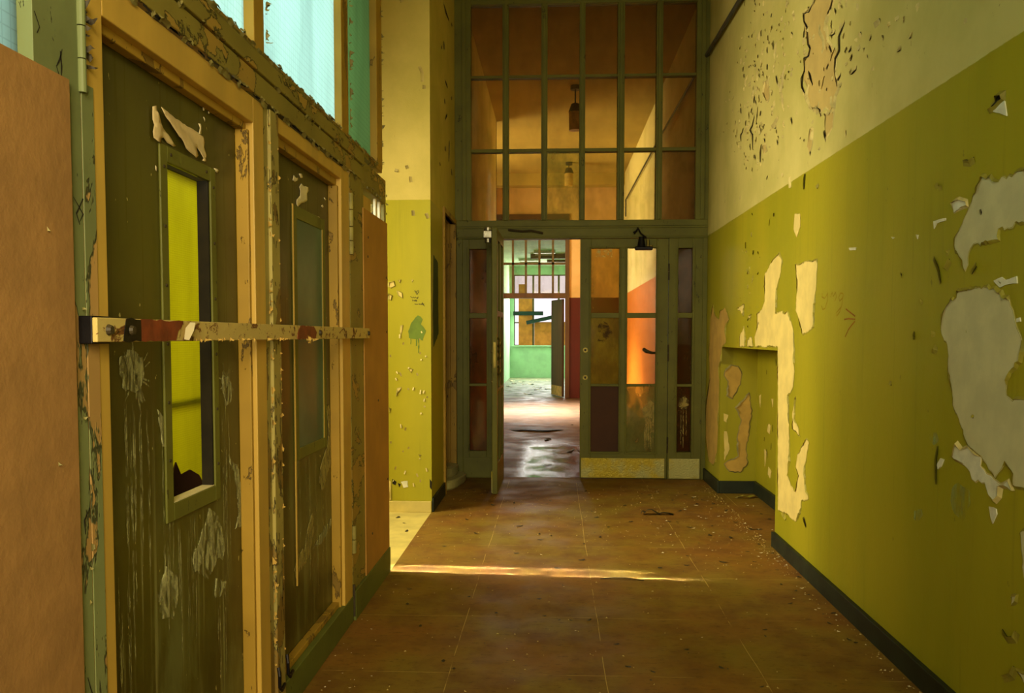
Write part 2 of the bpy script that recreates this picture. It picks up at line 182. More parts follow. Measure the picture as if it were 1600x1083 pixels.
M['crevice'] = simple('grime in crack', S(34, 28, 12), .95)  # flat dark colour for the shade inside cracks, holes and gaps
M['ink'] = simple('black marker', S(24, 22, 14), .6)
M['redchalk'] = simple('red brown chalk', S(140, 92, 22), .9)
M['redchalk2'] = simple('faint red chalk', S(156, 134, 30), .9)
M['spray'] = simple('dark green spray paint', S(100, 124, 30), .6, 0, .12, 16)
M['spray2'] = simple('very dark green spray paint', S(44, 66, 26), .6, 0, .2, 16)
M['flake_w'] = simple('curled paint back', S(196, 180, 110), .7)
M['flake_o'] = simple('curled olive paint', S(150, 140, 44), .6)
M['flake_g'] = simple('curled grey green paint', S(134, 124, 66), .6)
M['flake_d'] = simple('dark curled paint', S(60, 50, 26), .6)
M['paper'] = simple('yellowed torn paper', S(228, 202, 144), .8, 0, .1, 20, .2)
M['paperpale'] = simple('pale paper remnant', S(238, 222, 176), .8, 0, .06, 20, .1)
M['black_iron'] = simple('black iron', S(26, 22, 22), .45, .6)
M['brass'] = simple('tarnished brass', S(126, 112, 50), .35, .7)
M['steel'] = simple('dull steel', S(150, 146, 130), .35, .8)
M['hinge'] = simple('painted hinge', S(150, 140, 70), .5)
M['ceramic'] = simple('dusty pale ceramic', S(176, 170, 112), .4, 0, .1, 8)
M['conduit'] = simple('dark grey conduit', S(58, 58, 44), .5)
M['plank'] = simple('dark weathered plank', S(20, 42, 32), .8, 0, .3, 12, .3, (.3, 1, 1))
M['plywood'] = simple('brown plywood sheet', S(176, 104, 36), .8, 0, .2, 6, .2)
M['brownwood'] = simple('brown door wood', S(90, 66, 38), .5, 0, .2, 8, .2, (1, 1, .2))
M['brownframe'] = simple('dark olive brown frame', S(92, 78, 40), .6)
M['darkboard'] = simple('dark brown infill board', S(74, 42, 24), .7, 0, .08, 5)
M['lampglass'] = simple('dusty lamp glass', S(190, 150, 80), .3)
M['silver'] = simple('white enamel light fitting', S(225, 225, 215), .4)

# olive coated door panel: gloss coat with dribbles and flecks
b = NB('olive coated door panel'); z = b.xyz(b.pos)
base = b.mix(b.step(b.noise(b.pos, 2.2, 4), .3, .75), S(88, 84, 20), S(60, 54, 14))
low = b.step(z[2], 1.3, .35)                                       # dribble stains sit on the lower half
run = b.step(b.noise(b.scale(b.pos, 1, 22, .55), 2.0, 4, .6), .54, .72)
base = b.mix(b.math('MULTIPLY', b.math('MULTIPLY', run, low), .5), base, S(176, 172, 104))
cloud = b.step(b.noise(b.scale(b.pos, 1, 3, 1.0), 2.4, 5, .65), .46, .72)
base = b.mix(b.math('MULTIPLY', b.math('MULTIPLY', cloud, low), .5), base, S(130, 138, 80))
fleck = b.step(b.noise(b.scale(b.pos, 1, 1, .6), 60, 2, .5), .735, .765)
base = b.mix(b.math('MULTIPLY', fleck, .8), base, S(214, 200, 120))
M['panel'] = b.done(b.bsdf(base, b.step(run, 0, 1, .34, .5), 0, b.bump(b.noise(b.pos, 7, 3), .08, .01), .4))

b = NB('milky smear'); n = b.noise(b.scale(b.pos, 1, 3, .8), 12, 6, .75, 1.5)
M['smear'] = b.done(b.mixsh(b.step(n, .42, .66, .0, .8), b.shade('Transparent', (1,1,1,1)), b.bsdf(S(204, 202, 140), .7)))
b = NB('bluish bloom'); n = b.noise(b.scale(b.pos, 1, 4, 1), 5, 4, .6)
M['bluish'] = b.done(b.mixsh(b.step(n, .38, .7, .0, .6), b.shade('Transparent', (1,1,1,1)), b.bsdf(S(150, 172, 110), .7)))
b = NB('paint spill smear'); n = b.noise(b.scale(b.pos, 1, 3, .8), 14, 6, .75, 1)
M['smear2'] = b.done(b.mixsh(b.step(n, .38, .58, .1, .85), b.shade('Transparent', (1,1,1,1)), b.bsdf(S(176, 160, 86), .7)))

def floor_mat(name, c1, c2, c3, joints=True, rough=(.38, .7), wet=None, spec=.4):
    b = NB(name); p = b.xyz(b.pos)
    big = b.step(b.noise(b.pos, 1.3, 5, .6), .32, .68)
    med = b.step(b.noise(b.pos, 4.5, 6, .65), .38, .7)
    c = b.mix(big, c1, c2); c = b.mix(b.math('MULTIPLY', med, .7), c, c3)
    scr = b.step(b.noise(b.scale(b.pos, 5, 16, 1), 3.5, 6, .8), .55, .63)
    c = b.mix(b.math('MULTIPLY', scr, .6), c, tuple(x*.3 for x in c1[:3])+(1,))
    spk = b.step(b.noise(b.pos, 55, 3, .7), .70, .74)
    c = b.mix(b.math('MULTIPLY', spk, .5), c, tuple(x*.3 for x in c1[:3])+(1,))
    if joints:
        def line(v, off, sp, w):
            f = b.math('FRACT', b.math('DIVIDE', b.math('SUBTRACT', v, off-sp*20), sp))
            d = b.math('MULTIPLY', b.math('MINIMUM', f, b.math('SUBTRACT', 1.0, f)), sp)
            return b.math('SUBTRACT', 1.0, b.step(d, w*.45, w))
        wob = b.math('MULTIPLY', b.math('SUBTRACT', b.noise(b.pos, 1.5, 2), .5), .02)
        j = b.math('MAXIMUM', line(b.math('ADD', p[0], wob), -.387, .5775, .0020), line(b.math('ADD', p[1], wob), 3.09, .643, .0018))
        brk = b.step(b.noise(b.pos, 2.6, 4, .7), .44, .54)
        c = b.mix(b.math('MULTIPLY', b.math('MULTIPLY', j, brk), .85), c, S(196, 164, 80))
    r = b.step(b.noise(b.pos, 3.2, 5), .3, .7, rough[0], rough[1])
    h = b.noise(b.pos, 9, 5, .6)
    nrm = b.bump(h, .10, .01)
    if wet:
        rip = b.noise(b.scale(b.pos, 7, 16, 1), 3.4, 5, .7, .6)
        wm = b.math('MULTIPLY', b.step(p[1], 10.6, 9.4), b.math('MULTIPLY', b.step(p[0], -.42, -.2), b.step(p[0], .42, .2)))
        r = b.math('SUBTRACT', r, b.math('MULTIPLY', wm, .46))
        nrm = b.bump(b.math('MULTIPLY', rip, b.math('ADD', wm, .15)), 1.0, .03, nrm)
    return b.done(b.bsdf(c, r, 0, nrm, spec))
M['floor'] = floor_mat('brown linoleum floor', S(140, 96, 34), S(134, 112, 34), S(108, 70, 28), True, (.55, .8), None, .25)
M['floor2'] = floor_mat('glossy corridor floor', S(96, 70, 44), S(112, 86, 54), S(66, 48, 32), False, (.5, .7), True, .5)
M['floor3'] = floor_mat('littered pale floor', S(120, 130, 100), S(150, 150, 110), S(80, 84, 60), False, (.5, .8))

def glass(name, tint, dirt, dirtcol, rough=.04, gloss=.04):
    b = NB(name)
    n = b.step(b.noise(b.scale(b.pos, 1, 1, .5), 5, 5, .65), .35, .75, dirt*.55, min(1, dirt*1.5))
    tr = b.shade('Transparent', tint); gl = b.shade('Glossy', (1,1,1,1), rough)
    df = b.mixsh(.5, b.shade('Diffuse', dirtcol), b.shade('Translucent', dirtcol))
    return b.done(b.mixsh(n, b.mixsh(gloss, tr, gl), df))
M['glass'] = glass('dusty clear glass', (.86, .84, .78, 1), .12, S(150, 130, 80))
M['glass_top'] = glass('smoky transom glass', (.80, .76, .58, 1), .12, S(110, 88, 50))
M['glass_top2'] = glass('dirty transom glass', (.72, .64, .46, 1), .3, S(120, 96, 50))
M['glass_haze'] = glass('yellow hazy glass', (.78, .70, .42, 1), .34, S(170, 146, 56), .06)
M['glass_haze3'] = glass('thickly hazed glass', (.6, .55, .3, 1), .7, S(190, 172, 66), .1)
M['glass_haze4'] = glass('streaked door glass', (.7, .72, .5, 1), .62, S(150, 156, 92), .1)
M['glass_haze2'] = glass('green grey hazy glass', (.84, .84, .58, 1), .38, S(160, 160, 96), .04)
M['glass_brown'] = glass('brown dusty glass', (.46, .33, .18, 1), .45, S(104, 78, 44), .06, .04)

def diffusing(name, col, rib=140, tr=.9):
    """patterned wired glass: daylight from behind scatters through it"""
    b = NB(name)
    w1 = b.wave(b.pos, rib/10, 'Z'); w2 = b.wave(b.pos, rib/10, 'Y')
    nrm = b.bump(b.math('ADD', w1, w2), .25, .002)
    wire = b.math('MAXIMUM', b.step(w1, .93, 1.0), b.step(w2, .93, 1.0))
    c2 = tuple(x*.62 for x in col[:3])+(1,)
    c = b.mix(b.math('MULTIPLY', wire, .5), col, c2)
    st = b.step(b.noise(b.scale(b.pos, 1, 1, .25), 3.0, 5, .6), .35, .75)
    c = b.mix(b.math('MULTIPLY', st, .6), c, tuple(x*.6 for x in col[:3])+(1,))
    t = b.shade('Translucent', c, nrm=nrm); d = b.shade('Diffuse', c, nrm=nrm); g = b.shade('Glossy', (1,1,1,1), .25, nrm)
    return b.done(b.mixsh(.06, b.mixsh(1-tr, t, d), g))
M['glass_sky'] = diffusing('blue white patterned glass', S(200, 222, 214))
M['glass_sky_dim'] = diffusing('patterned glass painted dimmer', S(136, 160, 118))  # same glass in a darker colour, painting the weaker light behind it
M['glass_yellow'] = diffusing('yellow green wired glass', S(196, 186, 52), 500)
b = NB('teal painted glass')
M['tealpane'] = b.done(b.bsdf(b.mix(b.step(b.noise(b.pos, 3, 4), .3, .7), S(58, 92, 74), S(90, 122, 96)), .38, 0, b.bump(b.noise(b.pos, 12, 3), .06, .01), .5))
b = NB('hammered kick plate')
n = b.noise(b.pos, 80, 3, .6); pt = b.step(b.noise(b.pos, 4, 3), .42, .58)
M['kickplate'] = b.done(b.bsdf(b.mix(pt, S(206, 184, 60), S(196, 192, 120)), b.step(n, .35, .65, .3, .5), .5, b.bump(n, .8, .010), .5))
b = NB('bar paint'); n = b.noise(b.scale(b.pos, 1, .6, 1), 24, 5, .7, 1.2)
c = b.mix(b.step(n, .55, .60), S(208, 184, 106), S(120, 74, 30)); c = b.mix(b.step(n, .64, .66), c, S(46, 26, 14))
M['bar'] = b.done(b.bsdf(c, .6, 0, b.bump(n, .5, .004), .4))
M['rust'] = simple('red lead primer', S(128, 58, 26), .6, 0, .25, 20, .3)

# ------------------------------------------------------------------ mesh helpers
def box(bm, x0, x1, y0, y1, z0, z1):
    v = [bm.verts.new(p) for p in ((x0,y0,z0),(x1,y0,z0),(x1,y1,z0),(x0,y1,z0),(x0,y0,z1),(x1,y0,z1),(x1,y1,z1),(x0,y1,z1))]
    for f in ((0,3,2,1),(4,5,6,7),(0,1,5,4),(1,2,6,5),(2,3,7,6),(3,0,4,7)): bm.faces.new([v[i] for i in f])
def boxes(*bs):
    bm = bmesh.new()
    for q in bs: box(bm, *q)
    return bm
def cyl(bm, p0, p1, r, n=12, r2=None):
    p0, p1 = Vector(p0), Vector(p1); d = (p1-p0).normalized(); r2 = r if r2 is None else r2
    a = d.orthogonal().normalized(); c = d.cross(a)
    A = [bm.verts.new(p0+(a*math.cos(t)+c*math.sin(t))*r) for t in (2*PI*i/n for i in range(n))]
    B = [bm.verts.new(p1+(a*math.cos(t)+c*math.sin(t))*r2) for t in (2*PI*i/n for i in range(n))]
    for i in range(n): bm.faces.new((A[i], A[(i+1)%n], B[(i+1)%n], B[i]))
    bm.faces.new(A[::-1]); bm.faces.new(B)
def tube(bm, pts, r, n=8):
    pts = [Vector(p) for p in pts]; rings = []
    a = (pts[1]-pts[0]).orthogonal().normalized()
    for i, p in enumerate(pts):
        d = (pts[min(i+1, len(pts)-1)]-pts[max(i-1, 0)]).normalized()
        a = (a-d*a.dot(d)).normalized(); c = d.cross(a); rr = r[i] if isinstance(r, (list, tuple)) else r
        rings.append([bm.verts.new(p+(a*math.cos(t)+c*math.sin(t))*rr) for t in (2*PI*k/n for k in range(n))])
    for A, B in zip(rings, rings[1:]):
        for k in range(n): bm.faces.new((A[k], A[(k+1)%n], B[(k+1)%n], B[k]))
    bm.faces.new(rings[0][::-1]); bm.faces.new(rings[-1])
def thing(name, label, cat, loc=(0,0,0), rotz=0, group=None, kind=None):
    o = bpy.data.objects.new(name, None); COL.objects.link(o); o.location = loc; o.rotation_euler = (0,0,rotz); o.empty_display_size = .1
    o['label'] = label; o['category'] = cat
    if group: o['group'] = group
    if kind: o['kind'] = kind
    return o
def obj(name, bm, mat, parent=None, bevel=0.0, smooth=False, local=False):
    """link one mesh object; with a parent, world coordinates are shifted to the parent's base unless local"""
    if parent is not None and not local:
        off = Vector(parent.location)
        q = parent.parent
        while q is not None: off += Vector(q.location); q = q.parent
        bmesh.ops.translate(bm, verts=bm.verts, vec=-off)
    bmesh.ops.recalc_face_normals(bm, faces=bm.faces)
    me = bpy.data.meshes.new(name); bm.to_mesh(me); bm.free()
    me.materials.append(mat)
    if smooth:
        for p in me.polygons: p.use_smooth = True
    o = bpy.data.objects.new(name, me); COL.objects.link(o)
    if parent is not None: o.parent = parent
    if bevel:
        m = o.modifiers.new('edge', 'BEVEL'); m.width = bevel; m.segments = 2; m.limit_method = 'ANGLE'
    return o
def tag(o, label, cat, group=None, kind=None):
    o['label'] = label; o['category'] = cat
    if group: o['group'] = group
    if kind: o['kind'] = kind
    return o
def struct(name, bm, mat, label, cat, bevel=0.0, smooth=False):
    return tag(obj(name, bm, mat, None, bevel, smooth), label, cat, None, 'structure')

# plane mappers: outline coordinates (a, b) and an offset off the surface towards the room
def mp(kind, base):
    return {'R': lambda a, b, o: (base-o, a, b),      # a right-hand wall: a = Y, b = Z
            'L': lambda a, b, o: (base+o, a, b),      # a left-hand wall facing +X
            'F': lambda a, b, o: (a, base-o, b)}[kind]  # a wall facing the camera end
def rough_outline(pts, step=.02, amp=.004, seed=0):
    r = random.Random(seed); out = []
    for i in range(len(pts)):
        p, q = pts[i], pts[(i+1)%len(pts)]
        d = math.hypot(q[0]-p[0], q[1]-p[1]); k = max(1, int(d/step))
        for j in range(k):
            t = j/k; a = amp if j else amp*.4
            out.append((p[0]+(q[0]-p[0])*t+r.uniform(-a, a), p[1]+(q[1]-p[1])*t+r.uniform(-a, a)))
    return out
def sheet(bm, outline, m, off, res=.02, thick=.0):
    """triangulated skin inside an outline, off(a,b) = distance from the wall"""
    n = len(outline); xs = [p[0] for p in outline]; ys = [p[1] for p in outline]
    def inside(x, y):
        c = False; j = n-1
        for i in range(n):
            if (ys[i] > y) != (ys[j] > y) and x < (xs[j]-xs[i])*(y-ys[i])/(ys[j]-ys[i])+xs[i]: c = not c
            j = i
        return c
    pts = [Vector(p) for p in outline]; x = min(xs)+res/2
    while x < max(xs):
        y = min(ys)+res/2
        while y < max(ys):
            if inside(x, y): pts.append(Vector((x+rnd.uniform(-.2, .2)*res, y+rnd.uniform(-.2, .2)*res)))
            y += res
        x += res
    co, _, faces, *_ = delaunay_2d_cdt(pts, [], [list(range(n))], 1, 1e-6)
    vs = [bm.verts.new(m(p[0], p[1], off(p[0], p[1]))) for p in co]
    for f in faces:
        try: bm.faces.new([vs[i] for i in f])
        except ValueError: pass
    if thick:
        vb = [bm.verts.new(m(p[0], p[1], 0)) for p in co]
        cnt = {}
        for f in faces:
            for i in range(len(f)):
                e = (f[i], f[(i+1)%len(f)]); cnt[tuple(sorted(e))] = cnt.get(tuple(sorted(e)), [])+[e]
        for k, e in cnt.items():
            if len(e) == 1:
                a, c = e[0]
                try: bm.faces.new((vs[c], vs[a], vb[a], vb[c]))
                except ValueError: pass
        for v in vb:
            if not v.link_faces: bm.verts.remove(v)
def lip(bm, outline, m, r, h=.006, w=.007, share=.7):
    """the broken edge of the paint film, curling off the wall around a bare patch"""
    n = len(outline); cx = sum(p[0] for p in outline)/n; cy = sum(p[1] for p in outline)/n
    area = sum(outline[i][0]*outline[(i+1)%n][1]-outline[(i+1)%n][0]*outline[i][1] for i in range(n))
    sg = 1 if area > 0 else -1
    cols = []
    ph = r.uniform(0, 9)
    for i in range(n):
        p, q = outline[i-1], outline[(i+1)%n]; t = Vector((q[0]-p[0], q[1]-p[1]))
        if t.length < 1e-6: t = Vector((1, 0))
        t.normalize(); inn = Vector((-t.y, t.x))*sg
        k = max(0, math.sin(i*.37+ph)+.5*math.sin(i*.93+ph*2)+share-.4); k = min(1.3, k)
        o = Vector(outline[i])
        a = o-inn*w; c = o+inn*.001; d = o+inn*(.003+w*.5*k)
        cols.append([bm.verts.new(m(a.x, a.y, .0008)), bm.verts.new(m(c.x, c.y, .002+h*.5*k)), bm.verts.new(m(d.x, d.y, .0025+h*k*r.uniform(.7, 1.2)))])
    for i in range(n):
        A, B = cols[i], cols[(i+1)%n]
        for j in (0, 1): bm.faces.new((A[j], B[j], B[j+1], A[j+1]))
def ribbon(bm, pts, m, w=.003, off=.0015, taper=True, seed=0):
    r = random.Random(seed); P = [Vector(p) for p in pts]; Q = []
    for a, c in zip(P, P[1:]):
        k = max(1, int((c-a).length/.02))
        for j in range(k): Q.append(a+(c-a)*j/k+(Vector((r.uniform(-.002, .002), r.uniform(-.002, .002))) if taper and j else Vector((0, 0))))
    Q.append(P[-1]); n = len(Q); rows = []
    for i, p in enumerate(Q):
        t = (Q[min(i+1, n-1)]-Q[max(i-1, 0)])
        if t.length < 1e-6: t = Vector((1, 0))
        t.normalize(); s = Vector((-t.y, t.x)); ww = w*(math.sin(PI*(i+.5)/n)**.6*r.uniform(.6, 1.3) if taper else 1)
        a, c = p+s*ww, p-s*ww
        rows.append((bm.verts.new(m(a.x, a.y, off)), bm.verts.new(m(c.x, c.y, off))))
    for A, B in zip(rows, rows[1:]): bm.faces.new((A[0], B[0], B[1], A[1]))
    return Q
def curl(bm, Q, m, side, w, h):
    """a film of paint lifting along one side of a crack"""
    n = len(Q); rows = []
    for i, p in enumerate(Q):
        t = (Q[min(i+1, n-1)]-Q[max(i-1, 0)])
        if t.length < 1e-6: t = Vector((1, 0))
        t.normalize(); s = Vector((-t.y, t.x))*side; k = math.sin(PI*(i+.5)/n)**.5
        rows.append([bm.verts.new(m(*(p+s*(w*1.6)), .0005)), bm.verts.new(m(*(p+s*w*.7), h*.35*k+.001)), bm.verts.new(m(*(p-s*w*.1*k), h*k+.0015))])
    for A, B in zip(rows, rows[1:]):
        for j in (0, 1): bm.faces.new((A[j], B[j], B[j+1], A[j+1]))
def patches(key, m, mat, parent, name, amp=.004, step=.02, lipmat=None, h=.006, w=.007, off=.0022, res=.05):
    for i, pl in enumerate(D[key]):
        ro = rough_outline(pl, step, amp, hash((len(key), i)) & 255)
        bm = bmesh.new(); sheet(bm, ro, m, lambda a, c: off+.0003*math.sin(a*90)*math.cos(c*70), res, True)
        p = obj(name, bm, mat, parent)
        if lipmat is not None:
            bm = bmesh.new(); lip(bm, ro, m, random.Random(i), h, w); obj('peeled_paint_edge', bm, lipmat, p, smooth=False) if False else lipobj(bm, lipmat, p)
def lipobj(bm, mat, p):
    return obj('peeled_paint_edge', bm, mat, p)

# ------------------------------------------------------------------ the shell
H = 4.30
XR, XL, YB = 1.3134, -.878, 7.434
struct('floor', boxes((-.95, 1.75, -3, 4.40, -.1, 0), (-.868, 1.75, 4.40, YB+.05, -.1, 0)), M['floor'], 'brown linoleum floor of the near corridor with pale joint lines', 'floor')
struct('floor', boxes((-3.2, -.868, 4.40, 6.0, -.1, .0), (-2.3, -.868, 6.6, 7.43, -.1, 0), (-2.4, -.95, -3, 4.4, -.1, 0)), M['tile'], 'pale yellow floor of the side bay beside the olive pier', 'floor')
struct('floor', boxes((-3.2, 1.40, YB+.05, 17.15, -.1, 0)), M['floor2'], 'glossy brown floor of the far corridor seen through the open door', 'floor')
struct('floor', boxes((-1.5, 1.7, 17.15, 25.6, -.1, 0)), M['floor3'], 'littered greyish floor of the green room at the far end', 'floor')
struct('ceiling', boxes((-3.3, 1.75, -3.1, 17.3, H, H+.1)), M['ceiling'], 'ochre tinged high ceiling above both corridors', 'ceiling')
struct('ceiling', boxes((-1.5, 1.7, 17.2, 25.6, 3.3, 3.4)), M['green'], 'mint green ceiling of the room at the far end', 'ceiling')

wr = struct('wall_right', boxes((XR, 1.75, -3, 5.09, 0, H), (XR, 1.75, 5.09, 6.80, 1.163, H), (1.60, 1.75, 5.09, 6.80, 0, 1.163), (XR, 1.75, 6.80, YB+.02, 0, H)),
            M['wall_r'], 'right corridor wall, olive gloss paint below and cream above, peeling in large patches', 'wall')
struct('wall_right', boxes((XR, 1.5, YB+.06, 17.2, 0, H)), M['wall_2'], 'right wall of the far corridor painted orange below and cream above', 'wall')
wl = struct('wall_left', boxes((-3.2, -.865, 5.96, 6.65, 0, H), (-1.02, -.865, 6.65, 7.36, 2.21, H), (-1.02, -.865, 7.36, YB+.02, 0, H)),
            M['wall_l'], 'olive and cream painted pier beyond the glazed screen on the left', 'wall')
struct('wall_left', boxes((-1.1, -.83, YB+.06, 12.3, 0, H), (-3.2, -.83, 12.2, 12.3, 0, H), (-3.2, -1.25, 16.7, 17.09, 0, H), (-3.25, -3.15, 12.2, 17.2, 0, H)), M['wall_2'], 'left wall of the far corridor with a window bay', 'wall')
struct('wall_far', boxes((.30, 1.5, 17.1, 17.25, 0, H), (-1.2, .30, 17.1, 17.25, 3.66, H), (-3.2, -1.2, 17.1, 17.25, 0, H)), M['wall_end'], 'end wall of the far corridor, oxblood below and cream above', 'wall')
struct('wall_side', boxes((-3.3, -3.2, 4.3, 6.0, 0, H), (-3.2, -1.02, 4.33, 4.37, 0, H), (-2.4, -2.3, -3, 4.4, 0, H), (-2.3, -1.02, 6.63, 6.65, 0, H), (-2.3, -2.2, 6.6, 7.5, 0, H), (-2.3, -.87, 7.44, 7.5, 0, H), (-2.3, -1.02, 6.6, 7.5, 2.4, 2.45)), M['plain'], 'plain walls of the side bays behind the screen, one an unseen light block', 'wall')  # unseen wall at the screen end is added to block lobby light
struct('trim_beam', boxes((-1.2, 1.3134, 16.2, 16.5, 4.08, H)), M['ceiling'], 'downstand beam across the far corridor ceiling', 'beam')
struct('wall_near', boxes((-2.4, 1.75, -3.1, -3.0, 0, H)), M['plain'], 'plain wall closing the corridor behind the viewer', 'wall')
# green room
struct('wall_green', boxes((-1.45, -1.316, 17.25, 25.6, 0, 3.4), (1.5, 1.7, 17.25, 25.6, 0, 3.4), (-1.45, 1.7, 25.4, 25.6, 0, .96), (-1.45, 1.7, 25.4, 25.6, 3.06, 3.4), (-1.316, -1.20, 25.4, 25.6, .96, 3.06), (1.2, 1.5, 25.4, 25.6, .96, 3.06)),
       M['green'], 'mint green walls of the room at the far end with a boarded window', 'wall')
struct('trim_sill', boxes((-1.25, 1.25, 25.32, 25.4, .93, .965)), M['green'], 'mint green sill under the boarded window', 'sill', .004)

# skirtings
struct('baseboard_right', boxes((XR-.022, XR, -3, 5.09, 0, .088), (XR-.022, 1.60, 5.068, 5.09, 0, .0), (1.578, 1.60, 5.11, 6.80, 0, .10), (XR, 1.60, 6.78, 6.80, 0, .10), (XR-.02, XR, 6.78, YB, 0, .10)), M['baseb'],
       'dark green black skirting along the right wall and around the niche', 'baseboard', .004)
struct('baseboard_left', boxes((-1.6, -.867, 5.945, 5.96, 0, .078)), M['tile'], 'pale yellow tile skirting at the foot of the olive pier', 'baseboard', .003)
struct('baseboard_side', boxes((-.865, -.85, 5.96, 6.63, 0, .10)), M['baseb'], 'dark skirting on the side of the olive pier', 'baseboard', .003)

# ------------------------------------------------------------------ decay on the right wall
mR, mN = mp('R', XR), mp('R', 1.60)
mFar = mp('F', 6.80)
patches('grey', mR, M['plaster_grey'], wr, 'bare_plaster_patch', .006, .014, M['flake_o'], .006, .005)
patches('white', mR, M['plaster_white'], wr, 'loose_filler_patch', .005, .02, M['flake_w'], .007, .005, .0035)
patches('pale', mR, M['plaster_white'], wr, 'chipped_paint_spot', .002, .02, None, off=.003)
patches('yellow', mR, M['plaster'], wr, 'chipped_paint_spot', .002, .02, None)
patches('tan', mR, M['plaster_tan'], wr, 'bare_undercoat_patch', .010, .022, M['flake_w'], .006, .007)
patches('cream', mR, M['plaster'], wr, 'bare_plaster_patch', .006, .018, M['flake_o'], .005, .004)
patches('ochre', mR, M['plaster_ochre'], wr, 'bare_plaster_patch', .006, .025, M['flake_o'], .006, .006)
patches('far', mFar, M['plaster_ochre'], wr, 'bare_render_patch', .006, .02, M['flake_g'], .006, .006)
patches('farpale', mFar, M['plaster'], wr, 'bare_render_patch', .004, .02, None)
patches('nback', mN, M['plaster'], wr, 'chipped_paint_spot', .004, .02, None)
patches('bluish', mR, M['bluish'], wr, 'pale_bloom', .004, .02, None, off=.0008)
patches('hole', mR, M['crevice'], wr, 'painted_deep_hole', .003, .02, M['flake_o'], .012, .008)  # flat patch; the shade inside the hole is its colour
bc, bf, bo = bmesh.new(), bmesh.new(), bmesh.new()
for i, c in enumerate(D['cracks']):
    zmean = sum(p[1] for p in c)/len(c); L = sum(math.dist(p, q) for p, q in zip(c, c[1:]))
    Q = ribbon(bc, c, mR, (.0065 if L > .15 else .0055)*(1 if min(p[0] for p in c) > 3.7 else .45), .003, True, i)
    curl(bf if zmean > 2.1 else bo, Q, mR, 1 if i % 3 else -1, .012, .009)
r2 = random.Random(5)
for (cy, cz, sy, sz, n) in ((5.6, 2.85, .8, .55, 260), (4.25, 3.1, .5, .7, 130), (3.4, 2.9, .6, .45, 60), (5.8, 1.7, .5, .4, 26), (2.9, 1.6, .5, .6, 14)):
    for k in range(n):
        y, z_ = r2.gauss(cy, sy*.6), r2.gauss(cz, sz*.6)
        if not (2.2 < y < 7.3 and .2 < z_ < 4.1): continue
        if y > 5.0 and z_ < 1.25: continue
        if abs(z_-2.105) < .04: continue
        L = r2.uniform(.006, .03)*r2.choice((1, 1, 1, 2.2)); a = PI/2+r2.gauss(0, .55); jj = L*.16
        pts = [(y+math.cos(a)*L*t+r2.uniform(-jj, jj), z_+math.sin(a)*L*t+r2.uniform(-jj, jj)) for t in (-.5, -.25, 0, .2, .5)]
        if k % 3 == 0:
            Q = ribbon(bc, pts, mR, r2.uniform(.002, .0045), .003, True, k)
            curl(bf if z_ > 2.105 else bo, Q, mR, r2.choice((-1, 1)), .008, .007)
        else:
            Q = [Vector(p) for p in pts]; curl(bf if z_ > 2.105 else bo, Q, mR, r2.choice((-1, 1)), r2.uniform(.006, .012), r2.uniform(.003, .008))
for k in range(26):     # small cracks in the niche back
    y, z_ = r2.uniform(5.2, 6.6), r2.uniform(.15, 1.05)
    ribbon(bc, [(y, z_), (y+r2.uniform(-.02, .02), z_+r2.uniform(.02, .07))], mN, .006, .002, True, k)
wrd = obj('crack_shade_line', bc, M['crevice'], wr); wrd['kind'] = 'stuff'  # dark ribbons paint the shade under the lifted paint
o = obj('curled_paint', bf, M['flake_w'], wr); o['kind'] = 'stuff'
o = obj('curled_olive_paint', bo, M['flake_o'], wr); o['kind'] = 'stuff'
bm = bmesh.new()
for s_ in D['rwriting']: ribbon(bm, s_, mR, .0035, .0012, False)
obj('chalk_arrow', bm, M['redchalk'], wr)
bm = bmesh.new()
for s_ in D['rfaint']: ribbon(bm, s_, mR, .003, .0010, False)
obj('faint_chalk_writing', bm, M['redchalk2'], wr)
# pier
mP, mS = mp('F', 5.96), mp('L', -.865)
patches('pchips', mP, M['plaster'], wl, 'chipped_paint_spot', .003, .02, M['flake_o'], .004, .004)
patches('pwhite', mP, M['plaster_white'], wl, 'chipped_paint_spot', .003, .02, None)
patches('pdark', mP, M['crevice'], wl, 'painted_dark_hole', .003, .02, None)  # holes drawn flat, their inner shade coloured in
patches('pstain', mP, M['spray'], wl, 'spray_paint_blot', .004, .02, None, off=.0010)
patches('sstain', mS, M['spray2'], wl, 'spray_paint_blot', .006, .03, None, off=.0010)
bm = bmesh.new()
for s_ in D['pwriting']: ribbon(bm, s_, mP, .0017, .0012, False)
obj('marker_writing', bm, M['ink'], wl)
bc, bf = bmesh.new(), bmesh.new()
for i, c in enumerate(D['pcracks']): Q = ribbon(bc, c, mP, .003, .002, True, i); curl(bf, Q, mP, 1, .012, .008)
for i, c in enumerate(D['scracks']): Q = ribbon(bc, c, mS, .010, .002, True, i); curl(bf, Q, mS, 1, .012, .008)
for k in range(34):
    x, z_ = r2.uniform(-1.17, -.88), r2.uniform(.1, 1.3)
    curl(bf, [Vector((x, z_)), Vector((x+r2.uniform(-.01, .01), z_+r2.uniform(.008, .03)))], mP, r2.choice((-1, 1)), .006, .005)
o = obj('crack_shade_line', bc, M['crevice'], wl); o['kind'] = 'stuff'  # pier cracks, their shade given as a dark ribbon colour
o = obj('curled_paint', bf, M['flake_w'], wl); o['kind'] = 'stuff'

def screws(parent, pts, x, r=.004, name='screw'):
    first = None
    for (y, z_) in pts:
        if first is None:
            bm = bmesh.new(); cyl(bm, (0, 0, 0), (.0025, 0, 0), r, 10); first = obj(name, bm, M['flake_d'], parent, local=True); q = first
        else:
            q = first.copy(); COL.objects.link(q); q.parent = parent
        q.location = Vector((x, y, z_))-base_of(parent)
def base_of(o):
    v = Vector(o.location)
    while o.parent is not None: o = o.parent; v += Vector(o.location)
    return v
